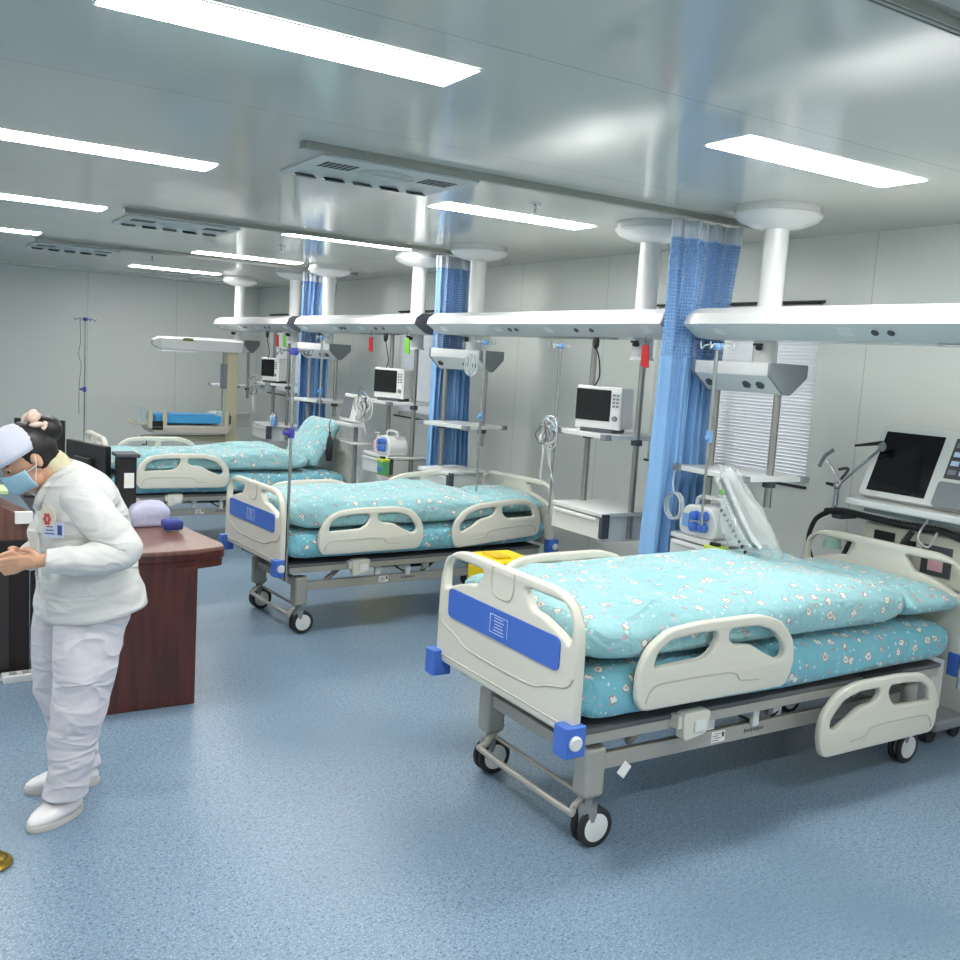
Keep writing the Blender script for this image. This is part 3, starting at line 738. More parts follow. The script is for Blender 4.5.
def cable_bundle(loc, lab, seed):
    t = thing('cable_bundle', lab, 'cables', loc, 0, 'coiled monitor lead bundles')
    rnd = random.Random(seed)
    for i in range(9):
        r = rnd.uniform(.05, .10); c = (rnd.uniform(-.03, .03), rnd.uniform(-.05, .05), rnd.uniform(-.06, .03))
        MB().tube([(c[0]+rnd.uniform(-.02, .02), c[1]+r*math.cos(a*PI/5), c[2]+r*1.1*math.sin(a*PI/5)) for a in range(10)], .0035, n=6, closed=True).build('lead', [LWHITE, GREYP, LWHITE, GREEN, DGREY][i % 5] if i % 5 != 3 else GREYP, t)
    for i in range(5):
        y = rnd.uniform(-.08, .08); MB().tube([(0, y, -.05), (rnd.uniform(-.02, .02), y+rnd.uniform(-.03, .03), -.16), (0, y+rnd.uniform(-.05, .05), rnd.uniform(-.35, -.2))], .003, n=6).build('lead', LWHITE, t)
    MB().box((0, 0, .085), (.02, .05, .012)).build('hook', LBLUE, t, smooth=0, bevel=.003)
    return t
cable_bundle((3.60, 4.98, 1.33), 'tangle of pale leads hanging from the shelf left of the nearest monitor', 1)
cable_bundle((3.58, 7.74, 1.33), 'tangle of pale leads hanging left of the middle monitor', 2)
cable_bundle((3.60, 10.78, 1.33), 'tangle of leads hanging under the farthest monitor', 3)

def plug(loc, lab, zl):
    t = thing('power_plug', lab, 'plug', loc, 0, 'black power plugs in the bridge undersides')
    MB().lathe((0, 0, 0), [(0, .03), (.014, .03), (.02, .01), (.018, -.02), (.008, -.04), (0, -.04)], n=14, sy=1.1).build('plug_body', BLACK, t)
    MB().tube([(0, 0, -.03), (-.01, -.05, -.09), (.02, -.03, -.2), (.03, .03, zl)], .0045, n=8).build('cord', BLACK, t)
    return t
plug((3.66, 4.62, 1.905), 'black plug and cord above the nearest patient monitor', -.27)
plug((3.66, 7.50, 1.905), 'black plug and cord above the middle patient monitor', -.27)
plug((3.66, 10.50, 1.905), 'black plug and cord above the farthest patient monitor', -.27)

def tags(loc, c, lab, rot=0):
    o = MB().prism(rounded([(-.035, -.13), (.03, -.12), (.035, .0), (-.02, .0)], .008), -.003, .003, lambda u, v, w: (w, u, v)).build('hanging_tag', c, None, loc=loc, rotz=rot, smooth=0)
    MB().tube([(0, 0, 0), (0, .01, .03), (0, 0, .055)], .002, n=6).build('tie', BLACK, o)
    return tag(o, lab, 'tag', 'coloured tags hanging from the bridges')
tags((3.68, 4.19, 1.90), RED, 'red tag beside the nearest curtain')
tags((3.68, 7.83, 1.90), RED, 'red tag above right of the middle monitor', .1)
tags((3.66, 7.09, 1.90), GREEN, 'green tag at the end of the third bridge', .2)
tags((3.68, 10.22, 1.90), RED, 'red tag under the farthest bridge', .1)
tags((3.66, 9.95, 1.90), GREEN, 'green tag at the end of the farthest bridge', .2)

def drip_rod(loc, lab, L, clamp):
    """origin at the lower end"""
    t = thing('drip_rod', lab, 'drip rod', loc, 0, 'drip rods hanging from the bridges')
    MB().cyl((0, 0, 0), (0, 0, L), .0075, n=12).build('rod', CHROME, t)
    MB().cyl((0, 0, L*.38), (0, 0, L), .011, n=12).build('outer_tube', CHROME, t)
    MB().lathe((0, 0, L-.02), [(0, 0), (.02, 0), (.026, .015), (.02, .035), (0, .035)], n=14).build('hub', LBLUE, t)
    for a in range(4):
        c, s = math.cos(a*PI/2+.4), math.sin(a*PI/2+.4)
        MB().tube([(c*.015, s*.015, L), (c*.06, s*.06, L+.005), (c*.085, s*.085, L-.015), (c*.09, s*.09, L+.02)], .003, n=6).build('hook', CLEAR2, t)
    MB().lathe((0, 0, clamp), [(0, -.03), (.016, -.03), (.018, 0), (.016, .03), (0, .03)], n=12).cyl((0, 0, clamp), (-.035, -.02, clamp), .012, n=10).build('clamp', LBLUE, t)
    return t
drip_rod((3.70, 5.03, .78), 'drip rod hanging left of the nearest monitor pendant', 1.10, .58)
drip_rod((3.70, 5.95, .80), 'drip rod hanging in front of the second column from the right pair', 1.09, .55)
drip_rod((3.59, 3.55, .98), 'drip rod hanging in front of the pendant by the nearest window', .92, .46)
drip_rod((3.68, 8.95, .86), 'drip rod hanging in front of the farthest curtain', 1.03, .5)

def humidifier(loc, lab):
    t = thing('infusion_warmer', lab, 'medical device', loc, 0, 'white devices with blue dials')
    MB().prism(rounded([(-.13, 0), (.13, 0), (.14, .09), (.09, .165), (-.09, .165), (-.14, .09)], .04), -.09, .09, lambda u, v, w: (w, u, v)).build('casing', WHITE, t, smooth=40, bevel=.01)
    for y, z in ((.0, .055), (-.065, .06), (.0, .115), (-.065, .12)):
        MB().lathe((-.1, y, z), [(0, 0), (.027, 0), (.024, .03), (0, .034)], n=18, axis=Matrix.Rotation(-PI/2, 3, 'Y')).build('dial', BLUE, t)
    MB().box((-.1, .075, .08), (.006, .05, .07)).build('display', LBLUE, t, smooth=0)
    MB().tube([(0, .1, .15), (0, .08, .2), (0, -.08, .2), (0, -.1, .15)], .012, n=8).build('carry_handle', WHITE, t)
    return t
humidifier((3.73, 3.63, .902), 'white device with blue dials on the drawer below the nearest window')
humidifier((3.73, 7.42, .902), 'white device with blue dials on the drawer below the middle window')

def sharps(loc, lab):
    t = thing('wipes_box', lab, 'box', loc, 0, 'green boxes with yellow tops clipped to the drawers')
    MB().box((0, 0, .055), (.07, .10, .11)).build('box_body', mat('box_green', (90, 165, 110), .5), t, smooth=0, bevel=.006)
    MB().box((0, 0, .12), (.075, .105, .025)).build('top', mat('box_lime', (190, 215, 70), .5), t, smooth=0, bevel=.005)
    MB().box((-.037, 0, .045), (.002, .08, .03)).build('printed_band', BLUE, t, smooth=0)
    MB().box((-.01, 0, .14), (.03, .05, .02)).build('flap', BLACK, t, smooth=0)
    MB().box((.045, 0, .06), (.03, .05, .02)).build('mounting_clip', DGREY, t, smooth=0)
    return t
sharps((3.60, 3.44, .76), 'green and yellow box clipped to the drawer below the nearest window')
sharps((3.56, 7.22, .76), 'green and yellow box clipped to the drawer below the middle window')

# clear bag of tubing hanging from the shelf by the nearest window
t = thing('tubing_bag', 'clear plastic bag of ribbed tubing hanging from the shelf by the nearest window', 'bag', (3.57, 3.32, .96))
bagm = mat('bag_film', (235, 240, 240), .1, 0, .6, Alpha=.3); bump(bagm, 22, .9, .01)
b = MB(); R = []
for k in range(9):
    z = .34-.36*k/8; w_ = .03+.16*(k/8)**.8; cy = .06-.20*k/8; R.append([(.05*math.cos(a*PI/10)*(1 if k < 8 else .3)+.01*math.sin(a*3+k), cy+w_*math.sin(a*PI/10), z+.02*math.sin(a+k)) for a in range(20)])
b.rings(R).build('film', bagm, t, smooth=180)
for q, o_ in enumerate((-.03, 0, .03)):
    P = [(.0, .12+o_-.02, .28), (.01, .02+o_, .16), (.0, -.1+o_, .03), (.0, -.17+o_, -.02)]
    MB().tube(P, (lambda tt, q=q: .011+.002*math.sin(tt*160)), n=8, smooth=30 if q == 1 else 6).build('ribbed_tube', [WHITE, DGREY, LWHITE][q], t)
b = MB()
for k in range(10): b.box((-.03, .05-.022*k, .13-.022*k), (.004, .014, .016), rot=Matrix.Rotation(.8, 3, 'X'))
b.build('printed_marks', BLACK, t, smooth=0)
MB().box((-.03, .06, .22), (.01, .035, .03)).build('green_clip', GREEN, t, smooth=0, bevel=.004)

def coil(loc, lab, seed, n=4, r=.07):
    t = thing('tube_coil', lab, 'tubing', loc, 0, 'clear tube coils hanging by the pendants')
    rnd = random.Random(seed)
    for i in range(n):
        rr = r*rnd.uniform(.8, 1.15)
        MB().tube([(.01*i, rr*math.cos(a*PI/6)+.01*rnd.random(), rr*1.2*math.sin(a*PI/6)) for a in range(12)], .004, n=6, closed=True).build('loop', CLEAR2, t)
    MB().tube([(0, 0, r*1.1), (0, .02, .14), (0, 0, .2)], .004, n=6).build('lead_end', CLEAR2, t)
    return t
coil((3.62, 3.80, 1.04), 'clear tube coil against the nearest curtain', 1)
coil((3.66, 7.78, .60), 'clear hose loops below the drawer by the middle window', 4, 4, .16)
coil((3.66, 6.10, 1.72), 'crumpled clear tubing at the head of the pendant by the middle curtain', 8, 6, .06)
coil((3.66, 10.6, 1.30), 'dark-centred coil of tubing below the farthest window', 9, 5, .06)

# bottle, black bag and tilted monitor by the middle window
t = thing('lotion_bottle', 'pink pump bottle on the drawer by the middle window', 'bottle', (3.72, 7.68, .902))
MB().lathe((0, 0, 0), [(0, 0), (.034, 0), (.036, .01), (.036, .09), (.014, .115), (.014, .125), (0, .125)], n=20).build('bottle_body', PINK, t)
MB().lathe((0, 0, .125), [(0, 0), (.017, 0), (.017, .02), (.006, .022), (.006, .045), (0, .045)], n=14).box((-.012, 0, .17), (.05, .016, .01)).build('pump', WHITE, t, smooth=30)
t = thing('hanging_bag', 'small black bag hanging left of the pink bottle', 'bag', (3.50, 8.24, .75))
MB().lathe((0, 0, 0), [(0, 0), (.045, .0), (.05, .06), (.06, .15), (.04, .21), (.015, .24), (.02, .27), (0, .275)], n=12, sx=.5).build('bag_body', BLACK, t)
MB().tube([(0, 0, .26), (0, .02, .33), (0, 0, .38)], .004, n=6).build('strap', BLACK, t)
t = thing('telemetry_monitor', 'small grey-screened monitor tilted on a stand, left of the middle monitor', 'monitor', (3.6, 8.0, 0))
R_ = Matrix.Rotation(.22, 3, 'Y')
MB().box((0, 0, 1.26), (.05, .34, .25), rot=R_).build('housing', WHITE, t, smooth=0, bevel=.012)
MB().box((-.03, .04, 1.265), (.006, .20, .19), rot=R_).build('screen', mat('screen_grey', (120, 124, 130), .3), t, smooth=0)
MB().box((-.02, 0, 1.115), (.14, .36, .03)).build('tray', WHITE, t, smooth=0, bevel=.006)
MB().cyl((.05, 0, .08), (.05, 0, 1.12), .02, n=14).build('pole', GREYP, t)
MB().box((.03, 0, .05), (.30, .30, .06), taper=.7).build('base', GREYP, t, smooth=0, bevel=.01)
MB().box((.06, 0, .95), (.2, .3, .02)).build('lower_tray', WHITE, t, smooth=0, bevel=.004)
for s in (-1, 1):
    for q in (-1, 1): MB().lathe((.03+q*.11, s*.11-.01, .022), [(0, 0), (.022, 0), (.022, .02), (0, .02)], n=14, axis='Y').build('wheel', RUBBER, t)
t = thing('suction_machine', 'white rounded machine below the drawer, behind the middle bed rail', 'medical device', (4.05, 8.05, 0))
MB().prism(rounded([(-.22, .06), (.22, .06), (.24, .5), (.1, .66), (-.16, .62), (-.24, .45)], .08), -.17, .13, lambda u, v, w: (w, u, v)).build('casing', LWHITE, t, smooth=40, bevel=.015)
MB().box((-.175, 0, .5), (.01, .2, .1)).build('control_panel', DGREY, t, smooth=0)
for s in (-1, 1):
    for q in (-.12, .1): MB().lathe((q, s*.18-.01, .03), [(0, 0), (.03, 0), (.03, .02), (0, .02)], n=14, axis='Y').build('wheel', RUBBER, t)
MB().tube([(-.16, -.1, .55), (-.2, -.28, .5), (-.2, -.36, .3), (-.18, -.3, .12)], .012, n=8).build('hose', CLEAR2, t)
t = thing('rubbish_bin', 'yellow bin lid just showing above the far rail of the middle bed', 'bin', (3.62, 7.22, 0))
MB().box((0, 0, .26), (.28, .3, .52), taper=1.1).build('bin_body', YELLOW, t, smooth=0, bevel=.02)
MB().box((0, 0, .535), (.32, .34, .04)).build('lid', YELLOW, t, smooth=0, bevel=.015)

# bottle cluster on the farthest pendant drawer
for k, (dx, dy, c, lab) in enumerate(((0, 0, PURPLE, 'violet-capped bottle on the farthest drawer'), (-.04, -.10, LBLUE, 'light blue bottle beside the violet-capped bottle'), (.02, .10, WHITE, 'white bottle left of the violet-capped bottle'))):
    t = thing('supply_bottle', lab, 'bottle', (3.72+dx, 10.25+dy+.1, .902), 0, 'small bottles on the farthest drawer')
    MB().lathe((0, 0, 0), [(0, 0), (.032, 0), (.034, .01), (.034, .08), (.016, .10), (0, .10)], n=16).build('bottle_body', c, t)
    MB().lathe((0, 0, .10), [(0, 0), (.019, 0), (.019, .03), (0, .03)], n=14).build('cap', PURPLE if k == 0 else WHITE, t)
o = MB().lathe((3.72, 10.2, .9), [(0, 0), (0, 0)], n=8) if False else None

# glass-topped side table between the first two beds
t = thing('side_table', 'low side table with a pale green glass top behind the nearest bed', 'table', (3.82, 4.40, 0))
MB().box((0, 0, .50), (.40, .56, .025)).build('table_top', mat('pale_green_glass', (188, 212, 204), .12), t, smooth=0, bevel=.008)
MB().box((0, 0, .465), (.34, .5, .04)).build('apron', WHITE, t, smooth=0)
for sx in (-1, 1):
    for sy in (-1, 1): MB().cyl((sx*.15, sy*.22, 0), (sx*.15, sy*.22, .45), .014, n=10).build('leg', WHITE, t)

# yellow clinical waste bin
t = thing('waste_bin', 'yellow clinical waste bin standing between the nearest and middle beds', 'bin', (3.16, 4.72, 0)); t.scale = (.85, .85, 1)
MB().box((0, 0, .27), (.31, .37, .54), taper=1.12).build('bin_body', YELLOW, t, smooth=0, bevel=.02)
l_ = MB().box((0, 0, .56), (.38, .45, .045)).box((0, 0, .59), (.32, .38, .02)).build('lid', YELLOW, t, smooth=0, bevel=.012)
MB().box((-.06, 0, .606), (.12, .20, .014)).build('lid_hatch', mat('yellow_dark', (212, 180, 10), .4), l_, smooth=0, bevel=.005)
MB().box((-.0, -.235, .56), (.1, .02, .03)).build('latch', DGREY, l_, smooth=0)

# ------------------------------------------------------------------ ventilator behind the head of the nearest bed
t = thing('ventilator', 'ventilator with a large tilted dark screen behind the head of the nearest bed', 'ventilator', (4.55, 2.89, 0))
B0 = Vector((-.20, 0, 1.185)); TL = math.atan2(.15, .36); RT = Matrix.Rotation(TL, 3, 'Y')
def sp(u, v, w): # u along -Y (right in view), v up the tilted face, w out
    return Vector((-.2, .31, 1.185))+RT @ Vector((0, 0, v))+Vector((0, -u, 0))+RT @ Vector((-w, 0, 0))
MB().prism(rounded([(0, 0), (.68, 0), (.68, .40), (0, .40)], .02), -.055, 0, sp).build('screen_housing', LWHITE, t, smooth=30, bevel=.006)
MB().prism([(.04, .03), (.37, .03), (.37, .36), (.04, .36)], -.001, .003, sp).build('screen', SCREEN, t, smooth=0)
k = MB().prism([(.43, .15), (.62, .15), (.62, .36), (.43, .36)], -.001, .003, sp).build('control_panel', DGREY, t, smooth=0)
for i in range(4):
    for j in range(3): MB().prism([(.445+.058*j, .17+.047*i), (.485+.058*j, .17+.047*i), (.485+.058*j, .195+.047*i), (.445+.058*j, .195+.047*i)], .003, .007, sp).build('button', INKW if (i+j) % 3 else GREYP, k, smooth=0)
MB().prism(rounded([(.42, .0), (.66, .0), (.66, .13), (.42, .13)], .02), 0, .012, sp).build('dial_plate', GREYP, t, smooth=30)
MB().box((-.09, -.03, 1.145), (.34, .74, .04)).build('tray', LWHITE, t, smooth=0, bevel=.012)
MB().box((-.06, -.02, 1.11), (.24, .6, .03)).build('tray_support', GREYP, t, smooth=0, bevel=.004)
MB().box((0, -.01, .91), (.26, .62, .26)).build('gas_module', BEIGE if False else mat('module_cream', (206, 206, 192), .4), t, smooth=0, bevel=.015)
for (y, z, w_, h_, m_) in ((.17, .97, .12, .07, BLACK), (.17, .89, .16, .045, DGREY), (.03, .95, .08, .07, BLACK), (-.13, .91, .16, .15, DGREY), (-.13, .90, .08, .08, PINK)):
    MB().box((-.134-(.004 if m_ is PINK else 0), y, z), (.008, w_, h_)).build('module_face', m_, t, smooth=0, bevel=.002)
MB().box((.0, -.01, .42), (.12, .24, .74)).build('column', LWHITE, t, smooth=0, bevel=.02)
MB().box((-.03, -.01, .10), (.28, .5, .06)).build('trolley_base', GREYP, t, smooth=0, bevel=.02)
for s in (-1, 1):
    for q in (-.13, .08): MB().lathe((q, s*.2-.012, .04), [(0, 0), (.04, 0), (.04, .024), (0, .024)], n=18, axis='Y').build('wheel', RUBBER, t)
MB().tube([(-.17, .52, 1.055), (-.18, .4, 1.075), (-.18, .25, 1.07), (-.18, .05, 1.065), (-.18, -.15, 1.07), (-.19, -.28, 1.05)], (lambda q: .017+.002*math.sin(q*260)), n=10, smooth=24).build('black_hose', RUBBER, t, smooth=60)
MB().tube([(-.17, .50, 1.055), (-.15, .60, .99), (-.15, .63, .86), (-.15, .56, .74), (-.15, .42, .80), (-.15, .36, .92)], (lambda q: .013+.002*math.sin(q*260)), n=10, smooth=24).build('breathing_hose', RUBBER, t, smooth=60)
MB().tube([(-.19, -.02, 1.04), (-.21, .02, .95), (-.21, .05, .86)], (lambda q: .016+.002*math.sin(q*120)), n=10, smooth=16).build('breathing_hose', RUBBER, t, smooth=60)
MB().lathe((-.15, .47, .86), [(.012, .09), (.03, .07), (.045, .03), (.05, 0), (0, 0)], n=16).build('face_mask', mat('mask_green', (170, 215, 200), .3, 0, .5, Alpha=.7), t)
MB().tube([(-.19, -.1, 1.12), (-.2, -.06, 1.02), (-.2, -.12, .98), (-.2, -.16, 1.06)], .006, n=6).build('clear_lead', CLEAR2, t)
# support arm
t = thing('support_arm', 'jointed chrome support arm standing left of the ventilator screen', 'support arm', (4.40, 3.37, 1.03))
MB().cyl((0, 0, 0), (0, 0, .16), .013, n=12).build('upright', CHROME, t)
MB().box((.05, -.03, .01), (.14, .06, .03)).build('clamp', DGREY, t, smooth=0, bevel=.004)
MB().ell((0, 0, .17), (.022, .022, .022)).build('joint', CHROME, t)
MB().cyl((0, 0, .17), (.0, -.24, .40), .008, n=10).build('arm', CHROME, t)
MB().ell((0, -.25, .41), (.02, .02, .026)).build('joint', GREYP, t)
MB().cyl((0, -.25, .43), (-.02, -.10, .40), .012, .006, n=10).build('handle', BLACK, t)
MB().cyl((0, -.02, .19), (0, .08, .30), .007, n=10).build('arm', CHROME, t)
MB().tube([(0, .0, .26), (0, -.06, .27), (0, -.02, .21)], .008, n=8).build('clip', DGREY, t)
MB().tube([(0, .05, .36), (0, .10, .32), (0, .13, .26)], .011, n=8).build('hose_holder', GREYP, t)
MB().cyl((0, .0, .17), (0, .07, .175), .012, .008, n=10).build('knob', BLACK, t)
# drip stand at the head of the nearest bed
def drip_stand(loc, lab, z0, z1, zc, hub, sleeve=.5, legs=False, rz=0):
    t = thing('drip_stand', lab, 'drip stand', loc, rz, 'chrome drip stands')
    MB().cyl((0, 0, z0), (0, 0, z1), .009, n=12).build('pole', CHROME, t)
    MB().cyl((0, 0, zc), (0, 0, z0+(z1-z0)*1.0), .0 if sleeve == 0 else .008, n=12).build('upper_pole', CHROME, t) if False else None
    MB().lathe((0, 0, z1-.02), [(0, 0), (.022, 0), (.028, .016), (.022, .04), (0, .04)], n=14).build('hub', hub, t)
    for a in range(4):
        c, s = math.cos(a*PI/2+.3), math.sin(a*PI/2+.3)
        MB().tube([(c*.02, s*.02, z1), (c*.09, s*.09, z1+.004), (c*.12, s*.12, z1-.02), (c*.135, s*.135, z1+.015)], .004, n=6).build('hook', CHROME, t)
    MB().lathe((0, 0, zc), [(0, -.03), (.018, -.03), (.02, 0), (.018, .03), (0, .03)], n=12).cyl((0, 0, zc), (-.05, -.01, zc), .014, n=10).build('clamp', hub, t)
    if legs:
        for a in range(5):
            c, s = math.cos(a*2*PI/5), math.sin(a*2*PI/5)
            l = MB().tube([(0, 0, .12), (c*.1, s*.1, .10), (c*.27, s*.27, .055)], .011, n=8).build('leg', CHROME, t)
            MB().lathe((c*.27-.0, s*.27-.01, .025), [(0, 0), (.025, 0), (.025, .02), (0, .02)], n=12, axis='Y').build('wheel', RUBBER, l)
    return t
drip_stand((4.16, 2.42, 0), 'chrome pole clamped at the head corner of the nearest bed, right edge', .40, 1.80, .9, GREYP)
drip_stand((2.01, 5.30, 0), 'chrome drip pole fixed to the foot corner of the middle bed', .39, 1.74, 1.27, PURPLE)
drip_stand((2.0, 12.0, 0), 'drip stand with blue hub standing in front of the back wall', .06, 1.95, 1.14, PURPLE, legs=True)
o = MB().tube([(1.93, 11.93, 1.95), (1.94, 11.93, 1.7), (1.92, 11.93, 1.55), (1.95, 11.93, 1.42), (1.93, 11.93, 1.2), (1.93, 11.93, .85)], .004, n=6).build('drip_line', GREYP, None)
tag(o, 'thin drip line dangling beside the far drip stand', 'tube')

# ------------------------------------------------------------------ infant warmer
t = thing('infant_warmer', 'beige infant warmer with a blue mattress near the back wall', 'infant warmer', (3.02, 11.6, 0))
MB().box((.58, 0, .95), (.15, .16, 1.5), taper=.9).build('column', BEIGE, t, smooth=0, bevel=.015)
MB().box((.50, 0, 1.38), (.06, .14, .3)).build('control_panel', GREYP, t, smooth=0, bevel=.006)
MB().rings([[(x, y*s, 1.74+z*s) for y, z in ((-.13, -.07), (.13, -.07), (.13, .05), (.08, .075), (-.08, .075), (-.13, .05))] for x, s in ((-.36, .45), (-.28, .95), (.25, 1.1), (.68, 1.0))]).build('heater_head', LWHITE, t, smooth=30, bevel=.006)
MB().box((.02, -.145, 1.79), (.12, .006, .035)).build('warning_label', mat('label_olive', (120, 120, 60), .6), t, smooth=0)
MB().tube([(-.28, -.1, 1.66), (-.26, -.1, 1.645), (.12, -.1, 1.65)], .006, n=6).build('heater_guard', CHROME, t)
MB().box((.12, 0, .62), (1.15, .12, .07)).build('cantilever_arm', BEIGE, t, smooth=0, bevel=.01)
MB().box((.05, 0, .74), (.86, .52, .10), taper=1.12).build('bassinet_tray', mat('tray_beige', (216, 208, 192), .4), t, smooth=0, bevel=.02)
MB().box((.03, 0, .86), (.78, .44, .10)).build('mattress', mat('warmer_blue', (70, 165, 225), .5), t, smooth=0, bevel=.02)
for x in (-.42, .50): MB().box((x, 0, .86), (.008, .52, .2)).build('side_screen', mat('cot_screen', (210, 235, 240), .1, 0, .5, Alpha=.35), t, smooth=0)
for x in (-.42, -.26, .46): MB().box((x, -.27, .86), (.05, .02, .20)).build('corner_bracket', BEIGE, t, smooth=0, bevel=.006)
MB().box((-.34, -.275, .79), (.12, .02, .10)).build('latch_block', BLACK, t, smooth=0)
MB().box((.53, -.12, .86), (.05, .04, .10)).build('cable_socket', BLACK, t, smooth=0)
MB().tube([(-.36, -.1, .62), (-.42, -.1, .62), (-.42, -.1, .55), (-.47, -.1, .55)], .008, n=6, smooth=0).build('crank', BLACK, t)
MB().tube([(-.46, -.26, .80), (-.56, -.2, .80), (-.58, 0, .80), (-.56, .2, .80), (-.46, .26, .80)], .01, n=6).build('push_handle', BEIGE, t)
MB().box((.3, 0, .14), (.95, .5, .07), taper=.9).build('base', BEIGE, t, smooth=0, bevel=.02)
MB().box((.58, 0, .40), (.13, .14, .5)).build('foot_column', BEIGE, t, smooth=0)
for s in (-1, 1):
    for q in (-.12, .7): MB().lathe((q, s*.22-.012, .055), [(0, 0), (.055, 0), (.055, .024), (0, .024)], n=18, axis='Y').build('wheel', RUBBER, t)
# wall socket
o = MB().box((XW-.006, 4.62, .62), (.012, .09, .09)).build('wall_socket', LWHITE, None, smooth=0, bevel=.004); tag(o, 'white wall socket low on the wall left of the nearest curtain', 'socket')
MB().box((XW-.014, 4.62, .62), (.006, .05, .05)).build('socket_face', GREYP, o, smooth=0, bevel=.002)
# ------------------------------------------------------------------ desk
t = thing('reception_desk', 'dark mahogany desk standing behind the nurse', 'desk', (1.1, 5.4, 0))
dx0, dx1, dy0, dy1 = -.62, .18, -.88, 1.75
MB().prism([(dx0, dy0+.06), (dx1-.02, dy0+.06), (dx1-.02, dy1), (dx0, dy1)], .0, .67, lambda u, v, w: (u if u < 0 or w < 5 else u, v, w)).build('carcass', WOOD, t, smooth=0) if False else None
MB().box((dx1-.02, (dy0+dy1)/2+.03, .34), (.035, dy1-dy0-.06, .68)).build('side_panel', WOOD, t, smooth=0, bevel=.003)
MB().box(((-.30+dx1)/2, dy0+.045, .34), (dx1+.30, .035, .68)).build('end_panel', WOOD, t, smooth=0, bevel=.003)
MB().box((-.30, dy0+.3, .34), (.03, .55, .68)).build('pedestal_side', WOODD, t, smooth=0, bevel=.003)
MB().box((-.36, -.05, .345), (.20, .04, .69)).build('modesty_panel', WOODD, t, smooth=0)
MB().box((.05, dy0+.46, .345), (.06, .6, .66)).build('pedestal', WOODD, t, smooth=0)
# worktop with a curved, overhanging nose at the near corner
def top_poly():
    P = [(-.34, dy0+.16), (-.1, dy0+.02), (.15, dy0+.04), (.33, dy0+.10), (.345, dy0+.20), (.27, dy0+.7), (.24, dy1), (-.34, dy1)]
    return rounded(P, [.02, .2, .2, .03, .1, .3, .01, .01], 6)
P = top_poly()
MB().prism([(x*.985, y+.006) for x, y in P], .665, .715, lambda u, v, w: (u, v, w)).build('top_edge', WOOD, t, smooth=20, bevel=.012)
MB().prism(P, .715, .765, lambda u, v, w: (u, v, w)).build('worktop', [WOODT], t, smooth=20, bevel=.01)
MB().prism([(x*1.004, y-.002) for x, y in P], .708, .752, lambda u, v, w: (u, v, w)).build('edge_band', WOOD, t, smooth=20, bevel=.008)
# cabinet with a sloping desktop at the left of the nurse
t = thing('side_cabinet', 'dark cabinet with a raised sloping top at the left edge behind the nurse', 'cabinet', (.40, 5.50, 0))
MB().box((0, 0, .35), (.46, .38, .70)).build('body', WOODD, t, smooth=0, bevel=.004)
MB().box((.06, -.195, .33), (.15, .012, .60)).build('door', mat('door_grey', (58, 54, 54), .4), t, smooth=0, bevel=.003)
MB().prism([(-.23, .70), (.25, .70), (.25, .80), (-.0, .93), (-.23, .95)], -.19, .19, lambda u, v, w: (u, w, v)).build('raised_top', WOODT, t, smooth=0, bevel=.004)
o = MB().box((.36, 5.42, .948), (.34, .22, .016)).build('paper_stack', mat('paper_green', (190, 220, 160), .8), None, smooth=0); tag(o, 'pale green papers on the raised top at the left edge', 'paper')
o = MB().box((.60, 5.295, .82), (.08, .03, .06)).build('paper_slip', CUFF, None, smooth=0); o.rotation_euler = (0, 0, 0); tag(o, 'white paper slip between the nurse and the dark cabinet', 'paper')
# monitors on the desk, seen from behind
def desk_monitor(loc, rz, lab, s=(.96, .9, .97)):
    t = thing('computer_monitor', lab, 'monitor', loc, rz, 'black computer monitors on the desk'); t.scale = s
    MB().box((0, 0, .27), (.035, .50, .30)).build('screen_housing', BLACK, t, smooth=0, bevel=.006)
    MB().box((-.019, 0, .275), (.003, .46, .26)).build('screen', SCREEN, t, smooth=0)
    MB().box((.03, 0, .26), (.03, .2, .16)).build('rear_cover', BLACK, t, smooth=0, bevel=.01)
    MB().box((.035, 0, .14), (.025, .06, .26)).build('stand', BLACK, t, smooth=0, bevel=.004)
    MB().box((.0, 0, .008), (.18, .24, .016)).build('base', BLACK, t, smooth=0, bevel=.005)
    return t
desk_monitor((.955, 5.60, .767), .3+PI, 'black monitor on the desk, right of the nurse')
desk_monitor((.80, 6.3, .767), -2.1, 'black monitor on the desk, behind the hair of the nurse', (.6, .6, 1.13))
t = thing('printer', 'small dark device with a white slip beside the desk monitor', 'printer', (1.10, 5.33, .767))
MB().box((0, 0, .18), (.09, .12, .36)).build('device_body', BLACK, t, smooth=0, bevel=.006)
MB().box((0.005, -.063, .24), (.05, .006, .08)).build('label_slip', CUFF, t, smooth=0)
MB().box((0, 0, .372), (.12, .15, .02)).build('top_cover', DGREY, t, smooth=0, bevel=.005)
# plastic bag and wrapped supplies
o = softbox('plastic_bag', bump(mat('bag_white', (206, 208, 236), .3, 0, .5, Alpha=.8), 30, .9, .01), (1.20, 5.28, .815), (.20, .22, .10), amp=.03, seed=31, nx=20); tag(o, 'crumpled clear plastic bag of blue items on the desk', 'bag')
o = softbox('blue_pouch', mat('pouch_blue', (46, 60, 140), .5), (1.28, 5.06, .80), (.10, .09, .05), amp=.01, seed=32, nx=14); tag(o, 'dark blue pouch in front of the plastic bag', 'pouch')
o = softbox('purple_roll', mat('roll_purple', (70, 30, 90), .5), (1.04, 5.35, .83), (.07, .07, .11), amp=.005, seed=33, nx=14); tag(o, 'dark purple bundle on the desk beside the nurse', 'bundle')
